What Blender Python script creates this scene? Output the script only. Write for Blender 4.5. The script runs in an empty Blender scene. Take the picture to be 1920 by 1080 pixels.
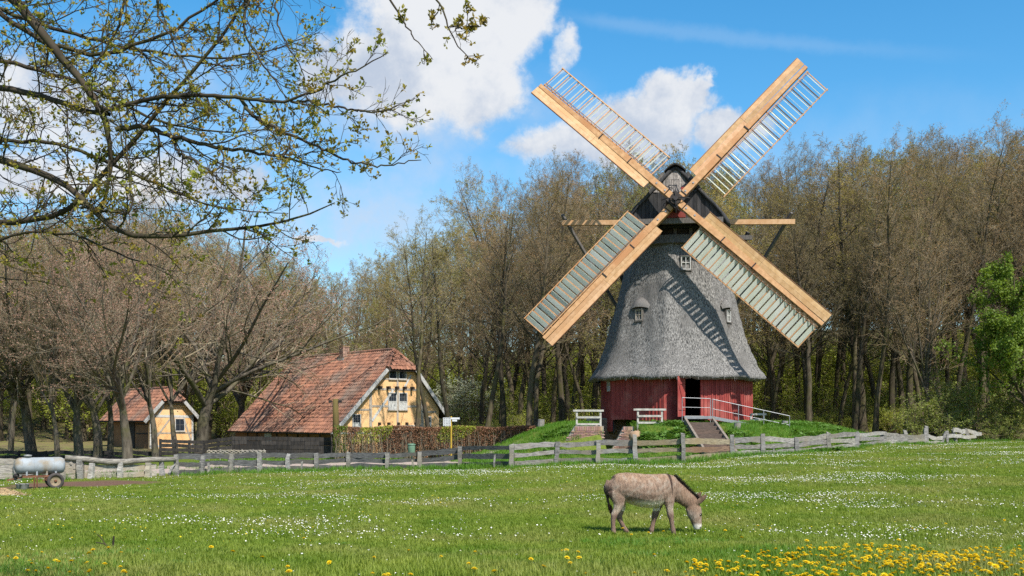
import bpy, math
import numpy as np
from mathutils import Vector, Matrix

scene = bpy.context.scene
COL = scene.collection
R_ = math.radians
# ------------------------------------------------------------------ camera
CAMZ = 2.05; FPX = 2000.0; HORIZON = 785.0
cam_data = bpy.data.cameras.new('camera')
cam = bpy.data.objects.new('camera', cam_data)
COL.objects.link(cam)
cam.location = (0, 0, CAMZ)
cam.rotation_euler = (R_(90), 0, 0)
cam_data.sensor_width = 36.0
cam_data.lens = 36.0 * FPX / 1920.0
cam_data.shift_y = (HORIZON - 540.0) / 1920.0
cam_data.clip_end = 2000.0
scene.camera = cam
# ------------------------------------------------------------------ light
SUN_AZ = R_(33.5)      # to the right of straight behind the camera
SUN_EL = R_(50.0)
sun_dir = Vector((math.sin(SUN_AZ) * math.cos(SUN_EL), -math.cos(SUN_AZ) * math.cos(SUN_EL), math.sin(SUN_EL)))
sd = bpy.data.lights.new('sun', 'SUN')
sd.energy = 5.0; sd.angle = R_(0.53); sd.color = (1.0, 0.955, 0.88)
sun = bpy.data.objects.new('sun', sd); COL.objects.link(sun)
sun.rotation_euler = (-sun_dir).to_track_quat('-Z', 'Y').to_euler()
sun.location = (20, -20, 40)
scene.view_settings.view_transform = 'Standard'
scene.view_settings.look = 'None'
scene.view_settings.exposure = 0.6
scene.view_settings.gamma = 1.0
scene.render.engine = 'CYCLES'
scene.cycles.use_denoising = False
scene.cycles.max_bounces = 5
scene.cycles.diffuse_bounces = 2
scene.cycles.transparent_max_bounces = 8

class NT:
    """small helper round a node tree"""
    def __init__(self, tree): self.t = tree; self.L = tree.links.new
    def n(self, kind, **kw):
        nd = self.t.nodes.new(kind)
        for k, v in kw.items():
            if hasattr(nd, k): setattr(nd, k, v)
        return nd
    def put(self, sock, v):
        if isinstance(v, bpy.types.NodeSocket): self.L(v, sock)
        elif v is not None: sock.default_value = v
    def math(self, op, a, b=None, c=None, clamp=False):
        m = self.n('ShaderNodeMath', operation=op); m.use_clamp = clamp
        for i, v in enumerate((a, b, c)): self.put(m.inputs[i], v)
        return m.outputs[0]
    def mix(self, f, a, b, blend='MIX'):
        m = self.n('ShaderNodeMix', data_type='RGBA', blend_type=blend)
        def col(v): return (*v, 1.0) if isinstance(v, tuple) and len(v) == 3 else v
        self.put(m.inputs[0], f); self.put(m.inputs[6], col(a)); self.put(m.inputs[7], col(b))
        return m.outputs[2]
    def noise(self, vec, scale, detail=4.0, rough=0.55, dist=0.0):
        m = self.n('ShaderNodeTexNoise')
        if vec is not None: self.L(vec, m.inputs['Vector'])
        m.inputs['Scale'].default_value = scale; m.inputs['Detail'].default_value = detail
        m.inputs['Roughness'].default_value = rough; m.inputs['Distortion'].default_value = dist
        return m.outputs[0]
    def mapr(self, v, a, b, c=0.0, d=1.0, smooth=False):
        m = self.n('ShaderNodeMapRange')
        if smooth: m.interpolation_type = 'SMOOTHSTEP'
        self.put(m.inputs[0], v)
        for i, x in enumerate((a, b, c, d)): self.put(m.inputs[i + 1], x)
        return m.outputs[0]
    def mapping(self, vec, scale=(1, 1, 1), loc=(0, 0, 0), rot=(0, 0, 0)):
        m = self.n('ShaderNodeMapping'); self.L(vec, m.inputs[0])
        m.inputs['Location'].default_value = loc; m.inputs['Rotation'].default_value = rot; m.inputs['Scale'].default_value = scale
        return m.outputs[0]

# ------------------------------------------------------------------ sky
world = bpy.data.worlds.new('World'); scene.world = world; world.use_nodes = True
wt = world.node_tree; wt.nodes.clear(); W = NT(wt)
skyn = W.n('ShaderNodeTexSky', sky_type='NISHITA')
skyn.sun_disc = False; skyn.sun_elevation = SUN_EL
skyn.sun_rotation = math.pi - SUN_AZ
skyn.air_density = 1.0; skyn.dust_density = 0.9; skyn.ozone_density = 3.0
hs = W.n('ShaderNodeHueSaturation'); hs.inputs['Saturation'].default_value = 1.36; hs.inputs['Hue'].default_value = 0.490
hs.inputs['Value'].default_value = 1.9
W.L(skyn.outputs[0], hs.inputs['Color'])
tc = W.n('ShaderNodeTexCoord'); sepd = W.n('ShaderNodeSeparateXYZ'); W.L(tc.outputs['Generated'], sepd.inputs[0])
azs = W.math('ARCTAN2', sepd.outputs[0], sepd.outputs[1])
els = W.math('ARCSINE', sepd.outputs[2])
def direc(px, py):
    v = Vector(((px - 960) / FPX, 1.0, (HORIZON - py) / FPX)); v.normalize()
    return math.atan2(v.x, v.y), math.asin(v.z)
def wn(scale, loc, detail=6.0, rough=.6): return W.math('SUBTRACT', W.noise(W.mapping(tc.outputs['Generated'], loc=loc), scale, detail, rough), .5)
azw = W.math('ADD', azs, W.math('MULTIPLY', wn(11.0, (0, 0, 0)), 0.075))
elw = W.math('ADD', els, W.math('MULTIPLY', wn(11.0, (3.1, 1.7, 9.2)), 0.075))
def blobs(lst, r_out, r_in):
    tot = None
    for (px, py, rx, ry, am) in lst:
        a0, e0 = direc(px, py)
        da = W.math('DIVIDE', W.math('SUBTRACT', azw, a0), rx / FPX)
        de = W.math('DIVIDE', W.math('SUBTRACT', elw, e0), ry / FPX)
        r = W.math('SQRT', W.math('ADD', W.math('MULTIPLY', da, da), W.math('MULTIPLY', de, de)))
        m = W.mapr(r, r_out, r_in, 0.0, am, True)
        tot = m if tot is None else W.math('MAXIMUM', tot, m)
    return tot
core = blobs([(840, 40, 210, 110, 1), (960, 20, 90, 90, 1), (900, 150, 110, 100, 1), (750, 130, 170, 110, 1), (640, 130, 100, 70, .9), (1065, 95, 40, 45, .62),
              (1215, 235, 130, 60, 1), (1270, 190, 90, 60, 1), (1318, 165, 30, 34, 1), (1110, 280, 170, 50, .9), (1385, 245, 70, 50, .9),
              (300, 330, 200, 50, .85), (90, 190, 160, 90, .7), (430, 340, 100, 50, .75), (60, 330, 130, 60, .75), (605, 462, 50, 10, .9)], 1.35, .35)
veil = blobs([(720, 215, 240, 110, .95), (820, 320, 160, 60, .7), (1080, 330, 160, 60, .5), (1010, 200, 90, 60, .4), (380, 260, 380, 170, .6), (300, 420, 600, 60, .45), (650, 410, 280, 110, .9), (1500, 300, 500, 80, .25)], 1.5, .0)
fine = wn(30.0, (0, 0, 0), 8.0, .66)
mid = wn(9.0, (5, 2, 1), 6.0, .6)
# away from the view the same scattered cumulus goes on
far_n = W.noise(W.mapping(tc.outputs['Generated'], scale=(1, 1, 1.8)), 3.4, 6.0, 0.55)
away = W.math('MAXIMUM', W.mapr(W.math('ABSOLUTE', azs), 0.52, 0.8, 0, 1, True), W.mapr(els, 0.42, 0.62, 0, 1, True))
gen = W.math('MULTIPLY', W.mapr(far_n, 0.55, 0.66, 0, 1, True), away)
core = W.math('MAXIMUM', core, gen)
dens = W.math('ADD', core, W.math('MULTIPLY', fine, 1.15))
cov = W.mapr(dens, 0.22, 0.80, 0.0, .97, True)
# thin streak of an old vapour trail
a0, e0 = direc(1050, 28); a1, e1 = direc(1860, 103)
sl = (e1 - e0) / (a1 - a0)
dl = W.math('ABSOLUTE', W.math('SUBTRACT', W.math('SUBTRACT', els, e0), W.math('MULTIPLY', W.math('SUBTRACT', azs, a0), sl)))
trail = W.math('MULTIPLY', W.mapr(W.math('ADD', dl, W.math('MULTIPLY', fine, .016)), 0.010, 0.0, 0, 0.13, True),
               W.math('MULTIPLY', W.mapr(azs, a0 - .02, a0 + .05, 0, 1, True), W.mapr(azs, a1 + .03, a1 - .2, 0, 1, True)))
# billows: whiter where the cloud is dense, bluish grey in its thinner, lower folds
und = W.math('ADD', W.math('MULTIPLY', mid, 1.2), W.math('MULTIPLY', fine, .45))
shade = W.mapr(W.math('ADD', und, .5), 0.30, 0.62, 0, 1, True)
ccol = W.mix(shade, (5.1, 5.8, 7.0), (8.1, 8.25, 8.5))
vcov = W.math('MULTIPLY', veil, W.mapr(W.math('ADD', mid, W.math('MULTIPLY', fine, .5)), -.22, .2, .35, 1.0, True))
skyc = W.mix(vcov, hs.outputs[0], (5.8, 6.7, 8.1))
skyc = W.mix(cov, skyc, ccol)
skyc = W.mix(trail, skyc, (7.0, 8.0, 9.0))
bg = W.n('ShaderNodeBackground'); bg.inputs['Strength'].default_value = 0.07
W.L(skyc, bg.inputs[0])
wo = W.n('ShaderNodeOutputWorld'); W.L(bg.outputs[0], wo.inputs[0])

# ------------------------------------------------------------------ helpers
def P(px, py, D):
    """photo pixel at distance D -> point"""
    return Vector(((px - 960) / FPX * D, D, CAMZ - (py - HORIZON) / FPX * D))
def sstep(a, b, x):
    t = np.clip((np.asarray(x, float) - a) / (b - a), 0, 1)
    return t * t * (3 - 2 * t)
MILL = (9.18, 60.0)
def gz(x, y):
    """terrain height"""
    x = np.asarray(x, float); y = np.asarray(y, float)
    s = np.interp(x, [-60, -20, -12, -7.4, -2.3, 0, 2, 5.2, 7.1, 9.5, 11, 18.8, 26, 32, 60],
                  [-.4, -.32, -.3, -.26, -.16, -.04, .08, .14, .2, .38, .47, .52, .68, .8, 1.1])
    z = s * sstep(14, 44, y)
    z = z + 0.03 * np.sin(x * .9 + 1.3) * np.sin(y * .7) + .02 * np.sin(x * 2.1 + y * 1.3)
    z = z + .42 * sstep(18.5, 9.5, y)
    # wood floor rising behind
    z = z + sstep(86, 175, y) * 15.0 * (0.75 + 0.25 * sstep(-20, 30, x)) + sstep(62, 84, y) * 0.25
    # mound of the mill
    r = np.hypot((x - MILL[0]) * np.where(x > MILL[0], .92, 1.0), y - MILL[1])
    k = 1 - sstep(6.0, 12.6, r)
    z = z * (1 - k) + 1.76 * k
    # cutting of the passage under the mill and the bank before the wing wall
    c = sstep(4.45, 4.8, x) * (1 - sstep(6.0, 6.4, x)) * (1 - sstep(59.2, 59.8, y)) * sstep(46, 49, y)
    c = np.maximum(c, sstep(1.9, 2.7, x) * (1 - sstep(6.0, 6.4, x)) * (1 - sstep(53.0, 53.35, y)) * sstep(45, 48, y))
    z = z * (1 - c) + np.minimum(z, .3) * c
    # bed of the steps
    c2 = sstep(8.45, 8.7, x) * (1 - sstep(10.2, 10.45, x)) * sstep(47.2, 48.0, y) * (1 - sstep(53.0, 53.4, y))
    return z - .22 * c2
def gzf(x, y): return float(gz(x, y))

def set_props(o, label=None, cat=None, group=None, kind=None):
    if label: o['label'] = label
    if cat: o['category'] = cat
    if group: o['group'] = group
    if kind: o['kind'] = kind
    return o
def thing(name, loc, label, cat, group=None):
    o = bpy.data.objects.new(name, None); COL.objects.link(o)
    o.location = loc; o.empty_display_size = .3
    return set_props(o, label, cat, group)
def mesh_np(name, verts, faces, mats=(), midx=None, smooth=False, cols=None):
    """faces: list of (n,k) int arrays"""
    me = bpy.data.meshes.new(name)
    verts = np.asarray(verts, np.float32)
    me.vertices.add(len(verts)); me.vertices.foreach_set('co', verts.ravel())
    faces = [np.asarray(f, np.int32) for f in faces if len(f)]
    nl = sum(f.size for f in faces); npoly = sum(len(f) for f in faces)
    if npoly:
        me.loops.add(nl); me.polygons.add(npoly)
        me.loops.foreach_set('vertex_index', np.concatenate([f.ravel() for f in faces]))
        sizes = np.concatenate([np.full(len(f), f.shape[1]) for f in faces])
        starts = np.concatenate([[0], np.cumsum(sizes)[:-1]]).astype(np.int32)
        me.polygons.foreach_set('loop_start', starts)
        if midx is not None: me.polygons.foreach_set('material_index', np.asarray(midx, np.int32))
        me.polygons.foreach_set('use_smooth', np.full(npoly, smooth))
    for m in mats: me.materials.append(m)
    if cols is not None:
        a = me.color_attributes.new('tint', 'FLOAT_COLOR', 'POINT')
        c = np.ones((len(verts), 4), np.float32); c[:, :3] = cols
        a.data.foreach_set('color', c.ravel())
    me.update(calc_edges=True)
    return me
def link(name, me, parent=None, local=False):
    o = bpy.data.objects.new(name, me); COL.objects.link(o)
    if parent is not None:
        o.parent = parent
        if not local and parent.type == 'EMPTY': o.location = -Vector(parent.location)
    return o

class MB:
    """collects simple solids; build() links them as one mesh object"""
    def __init__(self): self.v = []; self.f = []; self.c = []; self.cur = None
    def add(self, vs, fs):
        b = len(self.v); self.v += [tuple(p) for p in vs]; self.f += [tuple(i + b for i in f) for f in fs]
        self.c += [self.cur] * len(vs); return self
    def box(self, c, s, m=None):
        c = Vector(c); hx, hy, hz = s[0] / 2, s[1] / 2, s[2] / 2
        vs = [Vector((x, y, z)) for z in (-hz, hz) for y in (-hy, hy) for x in (-hx, hx)]
        vs = [(m @ p if m else p) + c for p in vs]
        return self.add(vs, [(0, 2, 3, 1), (4, 5, 7, 6), (0, 1, 5, 4), (2, 6, 7, 3), (0, 4, 6, 2), (1, 3, 7, 5)])
    def frame_box(self, o, ex, ey, ez, x0, x1, y0, y1, z0, z1):
        """box in a frame with origin o and axes ex,ey,ez"""
        vs = [o + ex * x + ey * y + ez * z for z in (z0, z1) for y in (y0, y1) for x in (x0, x1)]
        return self.add(vs, [(0, 2, 3, 1), (4, 5, 7, 6), (0, 1, 5, 4), (2, 6, 7, 3), (0, 4, 6, 2), (1, 3, 7, 5)])
    def beam(self, p0, p1, w, h, up=(0, 0, 1), w1=None, h1=None):
        p0 = Vector(p0); p1 = Vector(p1); d = (p1 - p0).normalized(); up = Vector(up)
        if abs(d.dot(up)) > .98: up = Vector((0, 1, 0))
        s = d.cross(up).normalized(); u = s.cross(d)
        vs = []
        for p, ww, hh in ((p0, w, h), (p1, w1 or w, h1 or h)):
            vs += [p - s * ww / 2 - u * hh / 2, p + s * ww / 2 - u * hh / 2, p + s * ww / 2 + u * hh / 2, p - s * ww / 2 + u * hh / 2]
        return self.add(vs, [(0, 3, 2, 1), (4, 5, 6, 7), (0, 1, 5, 4), (1, 2, 6, 5), (2, 3, 7, 6), (3, 0, 4, 7)])
    def tube(self, pts, radii, n=8, cap=True):
        pts = [Vector(p) for p in pts]; b = len(self.v); vs = []; fs = []
        for i, p in enumerate(pts):
            d = (pts[min(i + 1, len(pts) - 1)] - pts[max(i - 1, 0)]).normalized()
            r = Vector((0, 0, 1)) if abs(d.z) < .9 else Vector((0, 1, 0))
            s = d.cross(r).normalized(); u = s.cross(d)
            rr = radii[i] if hasattr(radii, '__len__') else radii
            for k in range(n):
                a = 2 * math.pi * k / n
                vs.append(p + s * math.cos(a) * rr + u * math.sin(a) * rr)
        for i in range(len(pts) - 1):
            for k in range(n):
                k2 = (k + 1) % n
                fs.append((i * n + k, i * n + k2, (i + 1) * n + k2, (i + 1) * n + k))
        if cap:
            fs.append(tuple(range(n - 1, -1, -1))); q = (len(pts) - 1) * n
            fs.append(tuple(q + k for k in range(n)))
        return self.add(vs, fs)
    def prism(self, pts, ext):
        n = len(pts); pts = [Vector(p) for p in pts]; ext = Vector(ext)
        vs = pts + [p + ext for p in pts]
        fs = [tuple(range(n)), tuple(range(2 * n - 1, n - 1, -1))] + [(i, i + n, (i + 1) % n + n, (i + 1) % n) for i in range(n)]
        return self.add(vs, fs)
    def lathe(self, c, prof, n=20, ax=None):
        """prof: list of (r,z)"""
        c = Vector(c); vs = []; fs = []
        ax = ax or Matrix.Identity(3)
        for r, z in prof:
            for k in range(n):
                a = 2 * math.pi * k / n
                vs.append(c + ax @ Vector((r * math.cos(a), r * math.sin(a), z)))
        for i in range(len(prof) - 1):
            for k in range(n):
                k2 = (k + 1) % n
                fs.append((i * n + k, i * n + k2, (i + 1) * n + k2, (i + 1) * n + k))
        fs.append(tuple(range(n - 1, -1, -1))); q = (len(prof) - 1) * n; fs.append(tuple(q + k for k in range(n)))
        return self.add(vs, fs)
    def mesh(self, name, mat, smooth=False):
        me = bpy.data.meshes.new(name); me.from_pydata([tuple(p) for p in self.v], [], self.f)
        me.materials.append(mat)
        if smooth: me.polygons.foreach_set('use_smooth', [True] * len(me.polygons))
        if self.v:
            a = me.color_attributes.new('tint', 'FLOAT_COLOR', 'POINT')
            a.data.foreach_set('color', np.array([(*(c or (1, 1, 1)), 1.0) for c in self.c], np.float32).ravel())
        me.update(); return me
    def build(self, name, mat, parent=None, smooth=False, local=False, fix=True):
        me = self.mesh(name, mat, smooth)
        return link(name, me, parent, local)

# ------------------------------------------------------------------ materials
def mat(name, c1, c2=None, scale=6.0, stretch=(1, 1, 1), rough=.8, bump=0.0, bscale=None, detail=5.0, metal=0.0, c3=None, s3=1.0,
        attr=False, coords='Object', spec=0.3, lo=.35, hi=.65, trans=None, trans_tint=(1.25, 1.25, .55), vary=None):
    sc_ = lambda c: None if c is None else tuple(x * .75 for x in c)
    c1, c2, c3 = sc_(c1), sc_(c2), sc_(c3)
    m = bpy.data.materials.new(name); m.use_nodes = True
    t = m.node_tree; t.nodes.clear(); N = NT(t)
    out = N.n('ShaderNodeOutputMaterial'); b = N.n('ShaderNodeBsdfPrincipled')
    tcn = N.n('ShaderNodeTexCoord'); geo = N.n('ShaderNodeNewGeometry')
    vec = geo.outputs['Position'] if coords == 'World' else tcn.outputs['Object']
    mp = N.mapping(vec, scale=stretch)
    nz = N.noise(mp, scale, detail)
    col = N.mix(N.mapr(nz, lo, hi), c1, c2 or c1)
    if c3 is not None:
        n3 = N.noise(vec, s3, 3.0)
        col = N.mix(N.mapr(n3, .48, .68), col, c3)
    if vary:
        oi = N.n('ShaderNodeObjectInfo')
        col = N.mix(1.0, col, N.mix(oi.outputs['Random'], vary[0], vary[1]), 'MULTIPLY')
    if attr:
        at = N.n('ShaderNodeAttribute'); at.attribute_name = 'tint'
        col = N.mix(1.0, col, at.outputs['Color'], 'MULTIPLY')
    N.put(b.inputs['Base Color'], col if isinstance(col, bpy.types.NodeSocket) else (*col, 1))
    b.inputs['Roughness'].default_value = rough; b.inputs['Metallic'].default_value = metal
    b.inputs['Specular IOR Level'].default_value = spec
    if bump:
        bn = N.n('ShaderNodeBump'); bn.inputs['Strength'].default_value = min(1.0, bump); bn.inputs['Distance'].default_value = 0.03 * max(1.0, bump)
        N.L(N.noise(mp, bscale or scale * 2, 6.0, .65), bn.inputs['Height']); N.L(bn.outputs[0], b.inputs['Normal'])
    sh = b.outputs[0]
    if trans:
        tr = N.n('ShaderNodeBsdfTranslucent'); N.put(tr.inputs[0], N.mix(1.0, col, trans_tint, 'MULTIPLY'))
        mx = N.n('ShaderNodeMixShader'); mx.inputs[0].default_value = trans
        N.L(b.outputs[0], mx.inputs[1]); N.L(tr.outputs[0], mx.inputs[2]); sh = mx.outputs[0]
    N.L(sh, out.inputs[0])
    return m
M = {}
M['new_wood'] = mat('new_wood', (.66, .375, .18), (.47, .245, .10), 1.6, (3, 3, 3), .62, .15, bscale=9, detail=7, c3=(.50, .23, .09), s3=.8, attr=True)
M['board_wood'] = mat('board_wood', (.74, .46, .255), (.56, .32, .15), 1.4, (3, 3, 3), .6, .12, bscale=9, detail=7, c3=(.60, .33, .15), s3=.9, attr=True)
M['brown_lath'] = mat('brown_lath', (.33, .15, .07), (.24, .11, .05), 5.0, rough=.7)
M['slat'] = mat('slat', (1.0, 1.0, .92), (.9, .92, .8), 2.2, (1, 1, 1), .55, c3=(1.0, 1.0, .95), s3=.7, trans=.45, trans_tint=(1.0, 1.0, .86))
M['iron'] = mat('iron', (.02, .02, .022), (.05, .04, .035), 8, rough=.55, metal=.3)
M['thatch'] = mat('thatch', (.37, .35, .325), (.06, .058, .056), 6.5, (4.2, 4.2, .85), .95, 1.0, 5.0, detail=8, c3=(.17, .16, .15), s3=.6, spec=.1, lo=.38, hi=.62)
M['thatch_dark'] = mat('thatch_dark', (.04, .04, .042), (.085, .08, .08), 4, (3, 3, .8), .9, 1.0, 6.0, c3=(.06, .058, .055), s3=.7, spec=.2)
M['red_board'] = mat('red_board', (.40, .07, .055), (.29, .045, .04), 3.0, (4, 4, .6), .8, .3, attr=True, c3=(.43, .12, .095), s3=1.3)
M['grey_board'] = mat('grey_board', (.20, .18, .16), (.09, .08, .073), 5.0, (4, 4, .7), .9, .5, attr=True)
M['dark_board'] = mat('dark_board', (.052, .048, .046), (.022, .022, .024), 4.0, (4, 4, .6), .9, .4, attr=True)
M['weathered'] = mat('weathered', (.38, .365, .34), (.16, .152, .145), 5.0, (1, 1, 5), .92, .6, attr=True, c3=(.27, .24, .19), s3=.9, coords='World')
M['white_wood'] = mat('white_wood', (.58, .55, .49), (.38, .36, .31), 6.0, rough=.85, bump=.3)
M['galv'] = mat('galv', (.36, .37, .38), (.27, .28, .29), 9.0, rough=.5, metal=.3)
M['tank_paint'] = mat('tank_paint', (.40, .43, .45), (.31, .34, .36), 3.0, rough=.75, c3=(.30, .24, .16), s3=2.2, spec=.15, bump=.15)
M['rust'] = mat('rust', (.23, .10, .05), (.13, .06, .035), 9.0, rough=.85, bump=.2)
M['rubber'] = mat('rubber', (.09, .075, .068), (.05, .045, .042), 9, rough=.85)
M['rim_paint'] = mat('rim_paint', (.36, .29, .18), (.2, .14, .09), 9, rough=.7)
M['red_text'] = mat('red_text', (.35, .05, .04), (.28, .05, .04), 9)
M['zinc'] = mat('zinc', (.36, .36, .34), (.27, .27, .25), 9, rough=.6, metal=.2, bump=.2)
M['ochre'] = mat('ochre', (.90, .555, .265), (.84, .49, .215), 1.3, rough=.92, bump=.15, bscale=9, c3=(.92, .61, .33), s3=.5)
M['wall_brown'] = mat('wall_brown', (.36, .18, .08), (.28, .135, .06), 1.5, rough=.92, bump=.2, c3=(.22, .11, .055), s3=.6)  # darker brown than the ochre gable, for side and rear walls
M['timber_grey'] = mat('timber_grey', (.52, .45, .37), (.36, .31, .25), 5.0, rough=.9, bump=.4)
M['timber_dark'] = mat('timber_dark', (.06, .045, .035), (.035, .028, .024), 5.0, rough=.9, bump=.3)
M['tile'] = mat('tile', (.385, .175, .105), (.25, .118, .078), 2.0, rough=.85, bump=.2, attr=True, c3=(.215, .15, .115), s3=.45)
M['brick'] = mat('brick', (.44, .28, .21), (.33, .20, .15), 4.0, rough=.92, bump=.3, attr=True)
M['mortar'] = mat('mortar', (.40, .36, .30), (.30, .27, .23), 8, rough=.95)
M['glass'] = mat('glass', (.02, .028, .04), (.03, .04, .055), 2, rough=.08, spec=.7)
M['shutter_white'] = mat('shutter_white', (.66, .65, .62), (.5, .49, .46), 7, rough=.8)
M['bark'] = mat('bark', (.06, .047, .033), (.14, .118, .085), 3.5, (2.2, 2.2, .5), .95, .8, 7, c3=(.10, .095, .04), s3=1.1, spec=.1, vary=((.6, .6, .6), (1.35, 1.3, 1.2)))
M['bark_light'] = mat('bark_light', (.075, .062, .047), (.17, .145, .11), 3.5, (2.2, 2.2, .5), .95, .8, 7, c3=(.11, .105, .045), s3=1.2, spec=.1)
M['twig_brown'] = mat('twig_brown', (.21, .16, .10), (.35, .28, .19), 1.2, rough=.9, spec=.1, vary=((.65, .66, .62), (1.25, 1.18, 1.08)))
M['twig_grey'] = mat('twig_grey', (.24, .195, .135), (.38, .32, .235), 1.0, rough=.9, spec=.1, vary=((.7, .7, .68), (1.2, 1.18, 1.1)))
M['twig_dark'] = mat('twig_dark', (.035, .028, .02), (.085, .066, .045), 3.0, rough=.9, c3=(.085, .08, .03), s3=4.0, spec=.15)
M['bud_rust'] = mat('bud_rust', (.33, .21, .10), (.42, .29, .13), .8, rough=.8, trans=.25, vary=((.75, .95, .7), (1.2, 1.0, .9)))
M['bud_yellow'] = mat('bud_yellow', (.40, .33, .07), (.33, .31, .075), .8, rough=.8, trans=.3, vary=((.75, .9, .8), (1.15, 1.0, .9)))
M['bud_pink'] = mat('bud_pink', (.42, .25, .19), (.32, .185, .13), .8, rough=.8, trans=.25, vary=((.75, .8, .75), (1.15, 1.1, 1.1)))
M['leaf_spring'] = mat('leaf_spring', (.46, .50, .07), (.32, .37, .05), 1.0, rough=.6, trans=.4)
M['leaf_green'] = mat('leaf_green', (.22, .31, .035), (.13, .20, .025), .9, rough=.6, trans=.4)
M['leaf_bush'] = mat('leaf_bush', (.32, .36, .07), (.20, .24, .055), 1.0, rough=.65, trans=.35)
M['leaf_oak'] = mat('leaf_oak', (.32, .35, .045), (.36, .22, .05), 5.0, rough=.55, trans=.4)
M['blossom'] = mat('blossom', (.55, .56, .42), (.36, .40, .22), 2.0, rough=.7, trans=.2)
M['leaf_beech'] = mat('leaf_beech', (.22, .10, .05), (.30, .16, .09), 3.0, rough=.8, trans=.15)
M['green_paint'] = mat('green_paint', (.16, .29, .19), (.13, .24, .16), 5, rough=.5)
M['mossy_pole'] = mat('mossy_pole', (.16, .12, .035), (.11, .085, .03), 5, (1, 1, .4), .9, .4)
M['sign_white'] = mat('sign_white', (.72, .74, .74), (.62, .64, .64), 6, rough=.5)
M['sign_grey'] = mat('sign_grey', (.12, .12, .12), (.18, .18, .18), 6, rough=.6)
M['yellow_pole'] = mat('yellow_pole', (.55, .36, .04), (.45, .3, .04), 6, rough=.6)
M['sandstone'] = mat('sandstone', (.50, .33, .20), (.38, .25, .15), 4, rough=.95, bump=.5)
M['step_wood'] = mat('step_wood', (.17, .12, .095), (.10, .075, .06), 5, (1, 1, 4), .95, .5)
M['straw'] = mat('straw', (.52, .38, .20), (.36, .24, .12), 8, rough=.95, bump=.8)
M['grass'] = mat('grass', (.165, .265, .02), (.30, .365, .052), .55, rough=.55, trans=.4, coords='World', c3=(.36, .36, .10), s3=.26, spec=.25)
M['grass_tall'] = mat('grass_tall', (.11, .27, .018), (.18, .34, .04), .5, rough=.5, trans=.4, coords='World', spec=.3)
M['petal_white'] = mat('petal_white', (.98, .98, .96), (.9, .9, .9), 3, rough=.7, coords='World')
M['petal_yellow'] = mat('petal_yellow', (1.0, .74, .012), (.92, .62, .01), 30, rough=.7, coords='World', trans=.2, trans_tint=(1, 1, .6))
M['stem_green'] = mat('stem_green', (.12, .20, .04), (.10, .17, .03), 3, rough=.6)
# ------------------------------------------------------------------ ground
def ground_material():
    m = bpy.data.materials.new('ground'); m.use_nodes = True
    t = m.node_tree; t.nodes.clear(); N = NT(t)
    out = N.n('ShaderNodeOutputMaterial'); b = N.n('ShaderNodeBsdfPrincipled')
    geo = N.n('ShaderNodeNewGeometry'); pos = geo.outputs['Position']
    sx = N.n('ShaderNodeSeparateXYZ'); N.L(pos, sx.inputs[0]); X, Y = sx.outputs[0], sx.outputs[1]
    n1 = N.noise(pos, .35, 5); n2 = N.noise(pos, 14.0, 6, .7); n3 = N.noise(pos, 1.6, 5)
    green = N.mix(N.mapr(n1, .38, .62), (.13, .19, .02), (.20, .235, .045))
    green = N.mix(N.mapr(n2, .35, .7), green, (.09, .13, .02))
    green = N.mix(N.mapr(n3, .6, .75, 0, .6), green, (.19, .19, .06))
    litter = N.mix(N.mapr(n2, .35, .65), (.16, .12, .06), (.26, .20, .11))
    litter = N.mix(N.mapr(n3, .45, .65, 0, .8), litter, (.20, .24, .05))
    wob = N.math('MULTIPLY', N.math('SUBTRACT', N.noise(pos, .8, 4), .5), 5.0)
    wood = N.mapr(N.math('ADD', Y, wob), 70, 74, 0, 1, True)
    col = N.mix(wood, green, litter)
    def ell(cx, cy, rx, ry, soft=.35):
        a = N.math('DIVIDE', N.math('SUBTRACT', X, cx), rx); c = N.math('DIVIDE', N.math('SUBTRACT', Y, cy), ry)
        r = N.math('SQRT', N.math('ADD', N.math('MULTIPLY', a, a), N.math('MULTIPLY', c, c)))
        return N.mapr(N.math('ADD', r, N.math('MULTIPLY', N.math('SUBTRACT', n3, .5), 1.0)), 1.0 + soft, 1.0 - soft, 0, 1, True)
    soil = N.mix(N.mapr(n2, .35, .65), (.12, .065, .045), (.21, .125, .085))
    dirt = N.math('MAXIMUM', ell(-15.2, 38.0, 2.6, 2.4), ell(-17.0, 35.0, 1.6, 1.1))
    col = N.mix(dirt, col, soil)
    gravel = N.mix(N.mapr(n2, .35, .65), (.40, .31, .26), (.52, .42, .36))
    path = N.math('MAXIMUM', ell(-9.0, 53.5, 7.5, 3.6, .2), ell(-16, 49, 6, 3.5, .2))
    path = N.math('MAXIMUM', path, ell(-4.5, 57, 4.0, 1.4, .3))
    col = N.mix(path, col, gravel)
    sand = ell(5.95, 52.6, .32, 1.2, .25)
    col = N.mix(sand, col, (.52, .33, .18))
    col = N.mix(1.0, col, (.75, .75, .75), 'MULTIPLY')
    N.L(col, b.inputs['Base Color']); b.inputs['Roughness'].default_value = .95; b.inputs['Specular IOR Level'].default_value = .1
    bn = N.n('ShaderNodeBump'); bn.inputs['Strength'].default_value = .7; bn.inputs['Distance'].default_value = .04
    N.L(n2, bn.inputs['Height']); N.L(bn.outputs[0], b.inputs['Normal'])
    N.L(b.outputs[0], out.inputs[0])
    return m
M['ground'] = ground_material()
def axis(parts):
    o = []
    for a, b, s in parts: o += list(np.arange(a, b, s))
    return np.array(o + [parts[-1][1]])
gx = axis([(-420, -60, 12), (-60, -24, 2), (-24, 3, .8), (3, 12, .2), (12, 30, .8), (30, 60, 2), (60, 420, 12)])
gy = axis([(-120, 0, 10), (0, 44, 1.0), (44, 57, .25), (57, 90, .8), (90, 180, 4), (180, 560, 20)])
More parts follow.
